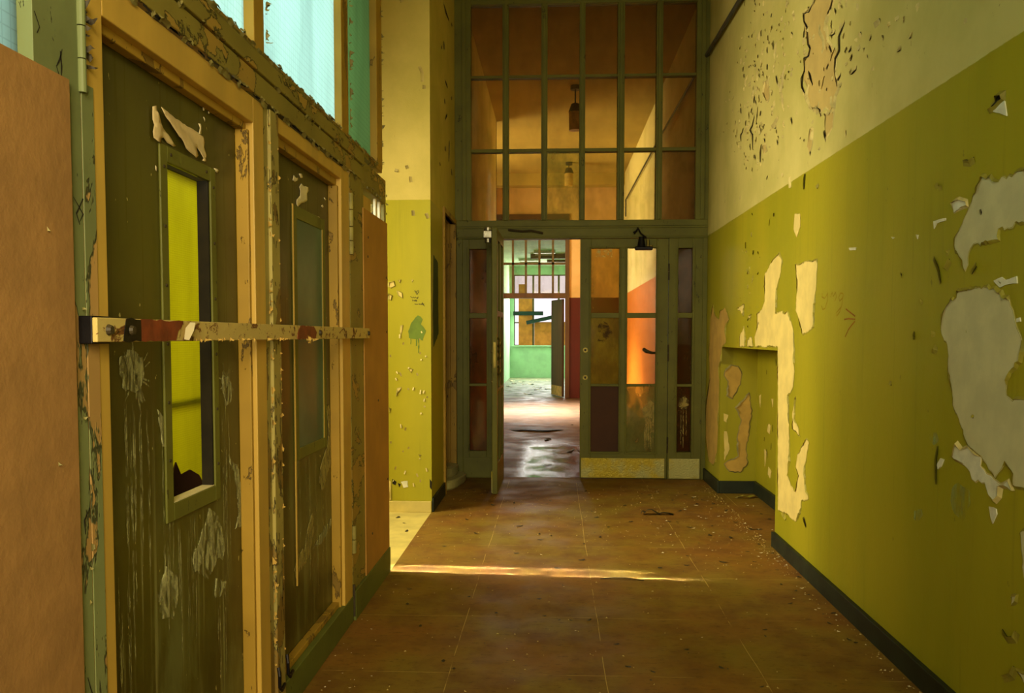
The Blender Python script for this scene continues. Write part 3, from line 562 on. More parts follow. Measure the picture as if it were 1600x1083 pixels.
# ------------------------------------------------------------------ glazed screen on the left (face X = XL)
def xb(y0, y1, z0, z1, x1=XL, x0=XL-.07): return (x0, x1, y0, y1, z0, z1)
def flakes(bm, line, n, size, r, m, spread=.01, out=.02):
    """brittle paint curls standing off an arris; line = ((a,b),(a,b)) in wall coordinates"""
    (a0, b0), (a1, b1) = line
    for k in range(n):
        t = r.random(); a, c = a0+(a1-a0)*t+r.uniform(-spread, spread), b0+(b1-b0)*t
        w, l = size*r.uniform(.25, .9), size*r.uniform(.5, 2.6)*r.uniform(.4, 1); o2 = out*r.uniform(.3, 1.2); s = r.choice((-1, 1))
        rows = []
        for j in range(5):
            u = j/4; hw = l*.5*(1-u)**.6+.0004; aa = a+s*w*math.sin(u*2.2)
            sk = r.uniform(-.25, .25)*l
            rows.append([bm.verts.new(m(aa, c+sk-hw, .001+o2*u**1.4)), bm.verts.new(m(aa, c+sk+hw, .001+o2*u**1.6*.85))])
        for A, B in zip(rows, rows[1:]): bm.faces.new((A[0], B[0], B[1], A[1]))
mL = mp('L', XL)
post = struct('trim_1', boxes(xb(1.42, 1.562, 0, H), xb(1.562, 1.604, 0, 1.72, XL+.002, XL)), M['post'], 'flaking green and cream post at the hinge side of the near screen door', 'post', .004)
bm = bmesh.new(); flakes(bm, ((1.44, .3), (1.44, 2.2)), 16, .012, r2, mL, .02, .014); flakes(bm, ((1.55, .3), (1.55, 1.3)), 12, .010, r2, mL, .01, .012)
obj('curled_paint', bm, M['flake_g'], post)['kind'] = 'stuff'
bc = bmesh.new()
for k in range(26):
    y, z_ = r2.uniform(1.43, 1.55), r2.uniform(.3, 1.95)
    ribbon(bc, [(y, z_), (y+r2.uniform(-.012, .012), z_+r2.uniform(.01, .03)), (y+r2.uniform(-.02, .02), z_+r2.uniform(.03, .06))], mL, .0018, .001, True, k)
obj('crack_shade_line', bc, M['crevice'], post)['kind'] = 'stuff'  # shade in the post's cracks, coloured dark

struct('trim_2', boxes(xb(1.562, 3.86, 1.957, 2.022, XL+.004), xb(1.562, 3.90, 2.026, 2.080, XL+.010), xb(1.562, 4.37, 2.080, 2.102, XL-.004), xb(1.562, 4.37, 2.016, 2.030, XL-.006)), M['lintel'],
       'flaking olive moulded lintel over the screen doors', 'lintel', .003)
bm = bmesh.new(); flakes(bm, ((1.7, 1.955), (3.7, 1.955)), 0, .01, r2, mL)
for (zz, n, sz) in ((1.95, 70, .012), (2.095, 90, .012), (2.024, 30, .008)):
    for k in range(n):
        y = r2.uniform(1.65, 4.2); l = r2.uniform(.01, .05)
        curl(bm, [Vector((y-l/2, zz)), Vector((y-l/5, zz+r2.uniform(-.006, .006))), Vector((y+l/4, zz+r2.uniform(-.006, .006))), Vector((y+l/2, zz))], mp('L', XL+.004), r2.choice((-1, 1)), sz*r2.uniform(.3, .7), r2.uniform(.003, .011))
o = obj('curled_paint', bm, M['flake_g'], None); tag(o, 'brittle paint curls hanging along the screen lintel', 'paint curls', None, 'stuff')
bc = bmesh.new()
for k in range(60):
    y = r2.uniform(1.65, 3.7); l = r2.uniform(.015, .07); zz = 1.950+r2.uniform(-.003, .004)
    ribbon(bc, [(y-l/2, zz), (y+l/2, zz+r2.uniform(-.003, .003))], mp('L', XL+.004), .003, .0012, True, k)
tag(obj('lintel_joint_shade', bc, M['crevice'], None), 'dark strips painting the shaded joint under the screen lintel', 'painted shade', None, 'stuff')  # shade of the joint is put into these dark strips

struct('trim_3', boxes(xb(3.650, 3.86, 0, 1.957), ), M['lintel'], 'flaking olive hinge post between the far screen door and the end panel', 'post', .003)
ep = struct('trim_4', boxes(xb(3.86, 3.915, .0, 2.08), xb(3.915, 4.44, 1.93, 2.055), xb(4.40, 4.44, 0, 1.93), xb(3.915, 4.40, 0, .145), xb(3.915, 4.40, .145, 1.80, XL-.015)), M['lintel'],
       'olive framed end panel of the glazed screen', 'panel', .003)
obj('broken_vent_slat', boxes(xb(3.93, 4.13, 1.83, 1.905, XL-.012, XL-.03)), M['ochre'], ep)
for y in (4.23, 4.33): obj('splintered_batten', boxes(xb(y, y+.028, 1.80, 1.93, XL-.01, XL-.022)), M['paperpale'], ep)
bm = bmesh.new(); flakes(bm, ((4.44, 1.4), (4.44, 2.0)), 12, .012, r2, mL, .004, .012); flakes(bm, ((3.93, 1.94), (4.35, 1.94)), 14, .010, r2, mL, .01, .010)
obj('curled_paint', bm, M['flake_g'], ep)['kind'] = 'stuff'
b2 = obj('hardboard_sheet', boxes((XL, XL+.006, 3.89, 4.445, .13, 1.835)), M['board2'], None, .001)
tag(b2, 'orange brown hardboard sheet nailed over the end panel of the screen', 'board')
bm = bmesh.new()
for (y, z_) in ((3.97, 1.62), (3.98, 1.71), (4.40, 1.55), (4.40, 1.27), (4.18, .93), (4.40, .5), (4.02, .3)): cyl(bm, (XL+.006, y, z_), (XL+.008, y, z_), .006, 8)
bm.free(); screws(b2, ((3.97, 1.62), (3.98, 1.71), (4.40, 1.55), (4.40, 1.27), (4.18, .93), (4.40, .5), (4.02, .3)), XL+.006, .006, 'nail')
struct('trim_5', boxes(xb(1.562, 3.65, 0, .012, XL+.0), xb(3.65, 4.44, .0, .13, XL+.012, XL)), M['kick'], 'worn green kickboard strip at the foot of the screen', 'kickboard', .002)

# upper lights of the screen
def pane(y0, y1, z0, z1, mat, parent, name='glass', x=XL-.04): return obj(name, boxes((x-.003, x+.003, y0, y1, z0, z1)), mat, parent)
w1 = thing('window_1', 'tall patterned glass transom lights over the screen doors, glowing blue white', 'window', (XL-.04, 3.0, 2.1), kind='structure')
obj('window_frame', boxes(xb(2.515, 2.602, 2.10, H, XL-.006), xb(3.557, 3.672, 2.10, H, XL-.006), xb(4.245, 4.372, 2.10, H, XL-.002), xb(1.562, 4.25, 2.10, 2.118, XL-.012), xb(1.562, 4.25, 3.55, 3.66, XL-.006), xb(1.562, 4.25, 4.2, H, XL-.006)), M['ochre_old'], w1, .003)
pane(1.562, 3.6, 2.11, 3.6, M['glass_sky'], w1, 'pale_glass'); pane(3.6, 4.27, 2.11, 3.6, M['glass_sky_dim'], w1, 'teal_glass'); pane(1.562, 4.27, 3.6, 4.25, M['glass_sky_dim'], w1, 'upper_glass')
bm = bmesh.new()
flakes(bm, ((4.372, 2.12), (4.372, 3.5)), 60, .016, r2, mp('L', XL-.02), .004, .03)
flakes(bm, ((3.672, 2.12), (3.672, 3.0)), 40, .016, r2, mL, .006, .02); flakes(bm, ((2.60, 2.12), (2.60, 2.3)), 10, .012, r2, mL, .006, .02)
obj('curled_paint', bm, M['flake_g'], w1)['kind'] = 'stuff'
w2 = thing('window_2', 'blue patterned glass light at the near end of the screen above the hardboard', 'window', (XL-.04, 1.0, 0), kind='structure')
obj('window_frame', boxes(xb(.55, .62, 0, H), xb(.62, 1.42, 0, .2), xb(.62, 1.42, 4.1, H)), M['post'], w2, .003)
pane(.60, 1.43, .18, 4.15, M['glass_sky'], w2, x=XL-.03)
struct('wall_screen', boxes((XL-.07, XL, -3, .55, 0, H)), M['post'], 'blank near end of the painted screen', 'wall')
hb = obj('hardboard_sheet', boxes((XL+.001, XL+.009, .40, 1.512, 0.0, 1.709)), M['board'], None, .0015)
tag(hb, 'large brown hardboard sheet standing against the near end of the screen', 'board')

def curled(name, key, mat, parent, fn, idx=0, m=None):
    bm = bmesh.new()
    ro = rough_outline(D[key][idx], .012, .006 if 'smear' in name else .0015, 3)
    sheet(bm, ro, m or mp('L', XL-.05), fn, .012)
    o = obj(name, bm, mat, parent, smooth=True); s = o.modifiers.new('thick', 'SOLIDIFY'); s.thickness = .0015
    return o
XP = XL-.05
d1 = thing('door_1', 'near olive panelled screen door with a narrow vision slot and torn paper', 'door', (XL-.03, 1.565, 0), kind='structure')
obj('door_frame', boxes(xb(1.566, 1.645, .0, 1.945, XL, XL-.06), xb(1.645, 2.478, 1.870, 1.945, XL, XL-.06), xb(1.645, 2.478, .0, .115, XL, XL-.06), xb(2.478, 2.566, .0, 1.945, XL, XL-.06)), M['ochre'], d1, .003)
obj('glazing_bead', boxes(xb(1.645, 2.478, 1.850, 1.872, XL-.022, XP), xb(1.645, 1.66, .115, 1.850, XL-.022, XP), xb(2.462, 2.478, .115, 1.850, XL-.012, XP), xb(1.66, 2.462, .115, .135, XL-.022, XP)), M['ochre_old'], d1, .003)
obj('door_panel', boxes((XP-.006, XP, 1.64, 2.012, .1, 1.87), (XP-.006, XP, 2.268, 2.48, .1, 1.87), (XP-.006, XP, 2.012, 2.268, .1, .842), (XP-.006, XP, 2.012, 2.268, 1.664, 1.87)), M['panel'], d1)
vf = obj('vision_slot_frame', boxes((XP, XP+.006, 1.975, 2.012, .80, 1.702), (XP, XP+.006, 2.268, 2.302, .80, 1.702), (XP, XP+.006, 2.012, 2.268, 1.664, 1.702), (XP, XP+.006, 2.012, 2.268, .80, .842)), M['oliveframe'], d1, .002)
obj('slot_edge', boxes((XP-.03, XP, 2.262, 2.270, .842, 1.664)), M['crevice'], vf); obj('pale_slot_edge', boxes((XP-.03, XP+.001, 2.014, 2.268, .838, .844)), M['paperpale'], vf)  # right slot edge coloured dark to stand for the unlit gap
screws(vf, [(1.993, .95+.14*k) for k in range(6)]+[(2.285, .90+.15*k) for k in range(6)]+[(2.03, 1.684), (2.24, 1.684)], XP+.006)
curled('torn_paper', 'paper1', M['paper'], d1, lambda a, c: .003+.007*max(0, 1-abs(a-1.965)/.03))
curled('torn_paper', 'paper2', M['paper'], d1, lambda a, c: .003+.011*math.sin(min(1, max(0, (1.815-(a-1.95)*.32-c)/.07))*PI*.8))
curled('torn_paper', 'paper3', M['paperpale'], d1, lambda a, c: .003)
for i in range(len(D['chip1'])): curled('paper_remnant', 'chip1', M['paperpale'], d1, lambda a, c: .002, i)
for i in range(len(D['smear1'])): curled('milky_smear', 'smear1', M['smear'], d1, lambda a, c: .0012, i)
bm = bmesh.new(); r4 = random.Random(8)
mD = mp('L', XL-.05)
for (yc, zt, w_, n_, zl) in ((1.845, 1.10, .09, 11, .55), (1.99, .98, .05, 5, .5), (2.36, 1.06, .05, 6, .7), (2.09, .78, .08, 7, .45), (1.80, .72, .10, 8, .45), (2.30, .55, .06, 5, .3)):
    for k in range(n_):
        y = yc+r4.uniform(-w_, w_)/1.6; l = zl*r4.uniform(.4, 1)
        ribbon(bm, [(y, zt+r4.uniform(-.03, .03)), (y+.002, zt-l*.5), (y, max(.14, zt-l))], mD, r4.uniform(.0015, .004), .0015, True, k)
for (yc, zc, rr) in ((1.845, 1.16, .065), (2.37, 1.12, .05)):          # burst of spatter rays over the dribbles
    for k in range(26):
        a = r4.uniform(0, 2*PI); q = rr*r4.uniform(.6, 1.3)
        ribbon(bm, [(yc, zc), (yc+math.cos(a)*q*.6, zc+math.sin(a)*q*.6), (yc+math.cos(a)*q, zc+math.sin(a)*q)], mD, .003, .0016, True, k)
obj('paint_dribble', bm, M['smear'], d1)['kind'] = 'stuff'
bm = bmesh.new()
for (yc, zt, w_, n_, zl) in ((3.15, .80, .12, 7, .5), (3.30, .62, .10, 9, .4), (3.02, 1.0, .03, 3, .6)):
    for k in range(n_):
        y = yc+r4.uniform(-w_, w_); l = zl*r4.uniform(.4, 1)
        ribbon(bm, [(y, zt), (y+.002, zt-l*.5), (y, max(.14, zt-l))], mD, r4.uniform(.0015, .004), .0015, True, k)
DR2 = bm
hg = bmesh.new()
for z0 in (1.70, 1.62): pass
cyl(hg, (XL+.004, 1.562, 1.70), (XL+.004, 1.562, 1.76), .008); cyl(hg, (XL+.004, 1.562, 1.762), (XL+.004, 1.562, 1.82), .008); cyl(hg, (XL+.004, 1.562, 1.822), (XL+.004, 1.562, 1.87), .0085)
obj('hinge', hg, M['post'], d1)
bm = bmesh.new()
flakes(bm, ((1.575, 1.72), (1.575, 1.93)), 14, .016, r2, mL, .008, .02)
obj('curled_paint', bm, M['flake_d'], d1)['kind'] = 'stuff'
# screen behind the slot
w3 = thing('window_3', 'yellow green wired glass pane seen through the slot of the near door', 'window', (-1.06, 2.2, .7), kind='structure')
obj('glass', boxes((-1.063, -1.057, 1.95, 2.555, .72, 1.705)), M['glass_yellow'], w3)
obj('window_frame', boxes((-1.09, -1.05, 2.555, 2.95, .3, 2.0), (-1.09, -1.05, 1.90, 1.95, .3, 2.0), (-1.09, -1.05, 1.95, 2.555, 1.705, 1.735), (-1.09, -1.05, 1.95, 2.555, .68, .72), (-1.075, -1.066, 1.95, 2.555, 1.05, 1.066)), M['flake_d'], w3)  # right member widened and dark, standing in for the unlit gap
bm = bmesh.new(); sheet(bm, [(2.27, .73), (2.50, .73), (2.50, .79), (2.45, .84), (2.39, .865), (2.33, .86), (2.30, .90), (2.27, .86)], mp('L', -1.05), lambda a, c: .004, .03, True)
tag(obj('broken_board', bm, M['darkboard'], None), 'broken brown board scrap behind the foot of the vision slot', 'board scrap')

# door 2 (far leaf)
d2 = thing('door_2', 'far olive panelled screen door with a teal glazed slot', 'door', (XL-.03, 3.64, 0), kind='structure')
obj('door_frame', boxes(xb(2.690, 3.505, 1.895, 1.945, XL, XL-.06), xb(3.505, 3.640, .0, 1.945, XL, XL-.06)), M['ochre'], d2, .003)
obj('bottom_rail', boxes(xb(2.690, 3.645, .0, .112, XL+.002, XL-.06)), M['kick'], d2, .003)
stl = obj('meeting_stile', boxes(xb(2.578, 2.612, .0, 1.945, XL-.004, XL-.06), xb(2.612, 2.690, .0, 1.945, XL+.006, XL-.06)), M['post2'], d2, .003)
bm = bmesh.new()
flakes(bm, ((2.60, .2), (2.60, 1.9)), 46, .012, r2, mL, .012, .012); flakes(bm, ((2.675, .2), (2.675, 1.9)), 30, .010, r2, mp('L', XL+.006), .006, .008)
obj('curled_paint', bm, M['plaster_ochre'], stl)['kind'] = 'stuff'
bc = bmesh.new()
for k in range(70):
    y, z_ = r2.uniform(2.585, 2.68), r2.uniform(.15, 1.92); l = r2.uniform(.01, .04)
    ribbon(bc, [(y, z_), (y+r2.uniform(-.01, .01), z_+l)], mp('L', XL+.006), .0028, .001, True, k)
obj('crack_shade_line', bc, M['crevice'], stl)['kind'] = 'stuff'  # dark ribbons carry the shade of the stile's cracks
obj('glazing_bead', boxes(xb(2.690, 3.505, 1.866, 1.897, XL-.02, XP), xb(3.482, 3.505, .112, 1.866, XL-.012, XP), xb(2.69, 3.482, .112, .135, XL-.02, XP)), M['ochre_old'], d2, .003)
obj('door_panel', boxes((XP-.006, XP, 2.66, 3.50, .1, 1.88)), M['panel'], d2)
vf = obj('vision_slot_frame', boxes((XP, XP+.006, 2.985, 3.035, .80, 1.715), (XP, XP+.006, 3.365, 3.41, .80, 1.715), (XP, XP+.006, 3.035, 3.365, 1.670, 1.715), (XP, XP+.006, 3.035, 3.365, .80, .842)), M['oliveframe'], d2, .002)
obj('teal_glass', boxes((XP-.002, XP+.002, 3.03, 3.37, .84, 1.672)), M['tealpane'], vf)
obj('slot_edge', boxes((XP+.003, XP+.008, 2.985, 2.992, .35, 1.715), (XP+.002, XP+.007, 3.366, 3.372, .842, 1.67)), M['ochre'], vf)
for i in range(len(D['chip2'])): curled('paper_remnant', 'chip2', M['paperpale'], d2, lambda a, c: .002, i)
for i in range(len(D['smear2'])): curled('paint_smear', 'smear2', M['smear2'], d2, lambda a, c: .0012, i)
curled('paint_smear', 'smear3', M['smear'], d2, lambda a, c: .0012, 0)
obj('paint_dribble', DR2, M['smear'], d2)['kind'] = 'stuff'
for (z0, z1) in ((1.72, 1.86), (1.60, 1.715), (.30, .42)):
    bm = bmesh.new(); cyl(bm, (XL+.006, 3.648, z0), (XL+.006, 3.648, (z0+z1)/2-.002), .010); cyl(bm, (XL+.006, 3.648, (z0+z1)/2+.002), (XL+.006, 3.648, z1), .010); obj('hinge', bm, M['hinge'], d2)
bm = bmesh.new(); cyl(bm, (XL+.004, 3.648, .02), (XL+.004, 3.648, .16), .006); obj('hinge_pin', bm, M['flake_d'], d2)
for (y, z_) in ((2.70, .165), (2.615, .155)):
    bm = bmesh.new(); tube(bm, [(XL+.008, y-.004, z_+.045), (XL+.014, y-.012, z_+.02), (XL+.014, y-.012, z_-.015), (XL+.014, y+.01, z_-.034), (XL+.010, y+.05, z_-.030)], .0055); obj('iron_hook', bm, M['black_iron'], d2)
# floor bolt grit line
# security bar
bar = thing('security_bar', 'rusty flaking iron bar bolted across both screen doors', 'bar', (XL+.03, 1.53, 1.26))
obj('flat_bar', boxes((XL+.026, XL+.036, 1.535, 3.86, 1.238, 1.284)), M['bar'], bar, .002)
obj('bracket', boxes((XL, XL+.026, 1.535, 1.60, 1.235, 1.287)), M['black_iron'], bar, .002); obj('bracket', boxes((XL, XL+.026, 3.80, 3.86, 1.238, 1.284)), M['black_iron'], bar, .002)
mB = mp('L', XL+.036)
for pl in ([(1.70, 1.239), (1.86, 1.239), (1.872, 1.26), (1.89, 1.27), (1.90, 1.283), (1.70, 1.283)], [(2.76, 1.239), (2.97, 1.239), (2.99, 1.262), (2.95, 1.283), (2.80, 1.283), (2.765, 1.26)]):
    bm = bmesh.new(); sheet(bm, rough_outline(pl, .02, .002, 2), mB, lambda a, c: .0012, .03, True); obj('red_primer_patch', bm, M['rust'], bar)
bm = bmesh.new(); sheet(bm, rough_outline([(1.628, 1.239), (1.70, 1.239), (1.70, 1.283), (1.640, 1.283)], .02, .003, 2), mB, lambda a, c: .0014, .03, True); obj('black_paint_patch', bm, M['black_iron'], bar)
bm = bmesh.new(); sheet(bm, [(1.895, 1.242), (1.91, 1.24), (1.925, 1.262), (1.93, 1.280), (1.915, 1.281), (1.90, 1.268)], mB, lambda a, c: .004+.01*(a-1.895)/.03, .01); obj('curled_paint', bm, M['paperpale'], bar)
for y in (1.575, 1.66, 3.03, 3.83):
    bm = bmesh.new(); cyl(bm, (XL+.036, y, 1.261), (XL+.044, y, 1.261), .011, 10, .008); obj('bolt', bm, M['flake_d'], bar)
bm = bmesh.new(); flakes(bm, ((1.95, 1.24), (2.7, 1.24)), 26, .008, r2, mB, .01, .010); flakes(bm, ((2.80, 1.237), (2.98, 1.237)), 8, .014, r2, mB, .01, .014)
obj('curled_paint', bm, M['plaster_ochre'], bar)['kind'] = 'stuff'

# ------------------------------------------------------------------ glazed partition at the corridor end
FY0, FY1 = YB, YB+.09
def yb(x0, x1, z0, z1, y0=FY0, y1=FY1): return (x0, x1, y0, y1, z0, z1)
cols = [(-.724, -.450), (-.397, -.117), (-.064, .211), (.260, .536), (.596, .866), (.920, 1.205)]
rows = [(2.248, 2.835), (2.863, 3.467), (3.489, 4.085)]
struct('trim_6', boxes(yb(-.865, -.500, 2.09, 2.20), yb(-.5, 1.3134, 2.09, 2.20), yb(-.865, 1.3134, 2.178, 2.192, YB-.012), yb(-.865, 1.3134, 2.10, 2.112, YB-.008), yb(-.865, -.80, 0, 2.09), yb(1.275, 1.3134, 0, 2.09), yb(-.865, 1.3134, 2.192, 2.248)), M['oliveframe'],
       'olive lintel rail and jambs of the glazed partition at the corridor end', 'frame', .003)
w4 = thing('window_4', 'tall gridded transom of eighteen smoky panes above the corridor doors', 'window', (.2, YB, 2.2), kind='structure')
bs = [yb(-.865, cols[0][0], 2.248, H), yb(cols[-1][1], 1.3134, 2.248, H), yb(-.724, 1.205, 4.085, H)]
for a, c in zip(cols, cols[1:]): bs += [yb(a[1], c[0], 2.248, 4.085), yb((a[1]+c[0])/2-.012, (a[1]+c[0])/2+.012, 2.248, 4.085, YB-.012)]
for a, c in zip(rows, rows[1:]): bs += [yb(-.724, 1.205, a[1], c[0], YB+.012)]
bs += [yb(-.80, -.765, 2.248, 4.12, YB-.012), yb(1.245, 1.28, 2.248, 4.12, YB-.012)]
obj('window_frame', boxes(*bs), M['oliveframe'], w4, .003)
gy = YB+.045
def gbox(c, r): return (c[0]-.004, c[1]+.004, gy-.002, gy+.002, r[0]-.004, r[1]+.004)
obj('glass', boxes(*[gbox(c, r) for i, c in enumerate(cols) for j, r in enumerate(rows) if (i, j) not in ((2, 0), (5, 0), (0, 0))]), M['glass_top'], w4)
obj('hazy_glass', boxes(gbox(cols[2], rows[0])), M['glass_haze2'], w4)
obj('brown_glass', boxes(gbox(cols[5], rows[0])), M['glass_top2'], w4)
obj('dim_glass', boxes(gbox(cols[0], rows[0])), M['glass_top'], w4)
prow = [(.237, .809), (.831, 1.404), (1.448, 2.004)]
def sidelight(name, label, x0, x1, px0, px1, mat, kmat):
    w = thing(name, label, 'window', ((x0+x1)/2, YB, 0), kind='structure')
    bs = [yb(x0, px0, 0, 2.088), yb(px1, x1, 0, 2.088), yb(px0, px1, 0, .237), yb(px0, px1, 2.004, 2.088), yb(px0, px1, .809, .831), yb(px0, px1, 1.404, 1.448),
          yb(px0-.02, px0-.008, .22, 2.02, YB-.006), yb(px1+.008, px1+.02, .22, 2.02, YB-.006)]
    obj('window_frame', boxes(*bs), M['oliveframe'], w, .003)
    obj('glass', boxes(*[gbox((px0, px1), r) for r in prow]), mat, w)
    obj('kick_plate', boxes(yb(x0+.012, x1-.012, .008, .182, YB-.010, YB-.001)), kmat, w, .002)
    return w
sidelight('window_5', 'dark sidelight of the corridor partition beside the open door', -.80, -.50, -.742, -.591, M['glass_brown'], M['oliveframe'])
sl = sidelight('window_6', 'narrow sidelight at the right end of the corridor partition', .985, 1.275, 1.064, 1.189, M['glass_brown'], M['kickplate'])
bm = bmesh.new(); sheet(bm, rough_outline([(1.09, .70), (1.14, .73), (1.175, .68), (1.16, .62), (1.11, .61), (1.08, .65)], .015, .006, 1), mp('F', gy-.004), lambda a, c: 0, .03)
for x, z0 in ((1.105, .30), (1.125, .27), (1.15, .38)): ribbon(bm, [(x, .63), (x+.002, z0)], mp('F', gy-.004), .0035, 0, True, 1)
obj('splash_stain', bm, M['smear2'], sl)

def leaf(name, label, loc, rotz, panes, w=.757, flip=False):
    """glazed door leaf, local x from hinge to free edge, thickness along y"""
    t = thing(name, label, 'door', loc, rotz, kind='structure')
    T = .040; X = lambda a: (w-a) if flip else a
    def lb(x0, x1, z0, z1, y0=0, y1=T): return (min(X(x0), X(x1)), max(X(x0), X(x1)), y0, y1, z0, z1)
    c1, c2 = (.094, .336), (.407, .654)         # pane columns measured from the free edge
    bs = [lb(0, c1[0], .004, 2.086), lb(c2[1], w, .004, 2.086), lb(c1[0], c2[1], .004, .237), lb(c1[0], c2[1], 2.004, 2.086), lb(c1[1], c2[0], .237, 2.004)]
    for c in (c1, c2):
        bs += [lb(c[0], c[1], .809, .831), lb(c[0], c[1], 1.404, 1.448)]
        bs += [lb(c[0]-.018, c[0]-.008, .222, 2.018, -.009, 0), lb(c[1]+.008, c[1]+.018, .222, 2.018, -.009, 0), lb(c[0]-.018, c[1]+.018, 2.010, 2.020, -.009, 0), lb(c[0]-.018, c[1]+.018, .220, .230, -.009, 0)]
    obj('door_frame', boxes(*bs), M['oliveframe'], t, .003, local=True)
    for key, mat, nm in panes:
        q = []
        for (ci, ri) in key:
            c = (c1, c2)[ci]; r = prow[ri]; q.append(lb(c[0]-.004, c[1]+.004, r[0]-.004, r[1]+.004, .018, .022))
        obj(nm, boxes(*q), mat, t, local=True)
    obj('kick_plate', boxes(lb(.012, w-.02, .010, .182, -.008, 0)), M['kickplate'], t, .002, local=True)
    for z_ in (1.126, .887):
        bm = bmesh.new(); x = X(.046)
        cyl(bm, (x, -.006, z_), (x, 0, z_), .022, 16); l = obj('lock_rose', bm, M['brass'], t, local=True)
        bm = bmesh.new(); cyl(bm, (x, -.012, z_), (x, -.006, z_), .010, 12); obj('lock_cylinder', bm, M['flake_d'], l, local=True)
    for z_ in (1.80, 1.10, .30):
        bm = bmesh.new(); x = X(w+.004); cyl(bm, (x, -.006, z_-.07), (x, -.006, z_), .007); cyl(bm, (x, -.006, z_+.003), (x, -.006, z_+.07), .007); obj('hinge', bm, M['flake_d'], t, local=True)
    return t, lb, X
d3, lb3, X3 = leaf('door_3', 'closed glazed olive door leaf with brown board in its lower left pane', (.224, YB+.005, 0), 0,
     [([(0, 0)], M['darkboard'], 'infill_board'), ([(0, 1)], M['glass_haze3'], 'yellow_hazy_glass'), ([(0, 2)], M['glass_haze'], 'hazy_glass'), ([(1, 1), (1, 2)], M['glass'], 'glass'), ([(1, 0)], M['glass_haze4'], 'streaked_glass')])
# marks on its glass
mG = lambda a, c, o: (a-.224, .014-o, c)
bm = bmesh.new(); sheet(bm, rough_outline([(.36, 1.93), (.50, 1.93), (.50, 2.0), (.36, 2.0)], .02, .003, 1), mG, lambda a, c: 0, .03); obj('sticker_residue', bm, M['smear'], d3, local=True)
bm = bmesh.new(); sheet(bm, rough_outline([(.36, 1.33), (.43, 1.38), (.49, 1.33), (.50, 1.26), (.43, 1.19), (.37, 1.2), (.40, 1.27)], .02, .01, 1), mG, lambda a, c: 0, .03)
b_ = NB('brown dirt smear'); nn = b_.noise(b_.pos, 16, 4, .7, 1)
M['dirt'] = b_.done(b_.mixsh(b_.step(nn, .42, .62, 0.05, .75), b_.shade('Transparent', (1,1,1,1)), b_.bsdf(S(70, 44, 18), .8)))
obj('dirt_smear', bm, M['dirt'], d3, local=True)
bm = bmesh.new()
for i, (x, z0, z1) in enumerate(((.80, .27, .62), (.82, .25, .55), (.84, .26, .60), (.86, .30, .66), (.79, .26, .45))): ribbon(bm, [(x, z1), (x+.003, z0)], mG, .008, .0, True, i)
sheet(bm, rough_outline([(.76, .60), (.83, .70), (.87, .66), (.86, .50), (.80, .48)], .02, .008, 3), mG, lambda a, c: .001, .03)
obj('pale_streak', bm, M['smear2'], d3, local=True)
# door pull lever behind the glass
bm = bmesh.new(); tube(bm, [(.56, .045, 1.13), (.56, .075, 1.13), (.58, .085, 1.115), (.63, .085, 1.10), (.68, .082, 1.10)], [.016, .016, .018, .012, .010], 8); obj('dark_lever', bm, M['black_iron'], d3, local=True, smooth=True)
# closer on door 3
def closer(parent, x, z_, s=1):
    c = obj('door_closer', boxes((x-.075*s if s > 0 else x-.075, x+.075, -.055, -.002, z_-.028, z_+.002)), M['black_iron'], parent, .006, local=True)
    bm = bmesh.new(); cyl(bm, (x-.02, -.03, z_), (x-.02, -.03, z_+.085), .036, 16, .022); obj('spring_housing', bm, M['black_iron'], c, local=True, smooth=False)
    bm = bmesh.new(); cyl(bm, (x+.035, -.03, z_), (x+.035, -.03, z_+.06), .014, 12); cyl(bm, (x+.06, -.03, z_-.0), (x+.06, -.03, z_+.015), .018, 12); obj('spindle', bm, M['brass'], c, local=True)
    bm = bmesh.new(); tube(bm, [(x+.02, -.045, z_+.075), (x-.03, -.05, z_+.115), (x-.055, -.045, z_+.165)], .007); tube(bm, [(x-.05, -.045, z_+.16), (x-.065, -.04, z_+.135), (x-.085, -.03, z_+.118)], [.006, .008, .013]); obj('closer_arm', bm, M['black_iron'], c, local=True)
closer(d3, .765-.224, 2.012)
# open leaf
d4, lb4, X4 = leaf('door_4', 'open glazed olive door leaf seen edge on, swung towards the viewer', (-.478, YB-.03, 0), -PI/2-.010,
     [([(0, 0), (0, 1), (0, 2), (1, 0), (1, 1), (1, 2)], M['glass_brown'], 'glass')], .757, True)
# for this leaf local +y faces the opening; add the latch furniture on the edge and face
bm = bmesh.new()
for z_ in (1.20, 1.10, .98): tube(bm, [(.70, .040, z_+.03), (.715, .062, z_+.015), (.715, .062, z_-.02), (.70, .040, z_-.035)], .010, 8)
obj('pull_handle', bm, M['brass'], d4, local=True, smooth=True)
obj('edge_latch', boxes((.757, .760, .010, .030, 1.0, 1.2)), M['brass'], d4, local=True)
c4 = obj('door_closer', boxes((.60, .70, -.075, -.004, 2.015, 2.075)), M['steel'], d4, .006, local=True)
bm = bmesh.new(); cyl(bm, (.65, -.04, 1.985), (.65, -.04, 2.02), .026, 14); cyl(bm, (.65, -.04, 2.07), (.65, -.04, 2.10), .030, 14); obj('spindle', bm, M['steel'], c4, local=True)
bm = bmesh.new(); tube(bm, [(-.40, YB-.012, 2.165), (-.28, YB-.03, 2.15), (-.20, YB-.035, 2.155), (-.10, YB-.010, 2.135)], .010)
tag(obj('closer_arm_remnant', bm, M['flake_d'], None), 'loose dark closer arm fixed on the lintel above the open doorway', 'bracket')

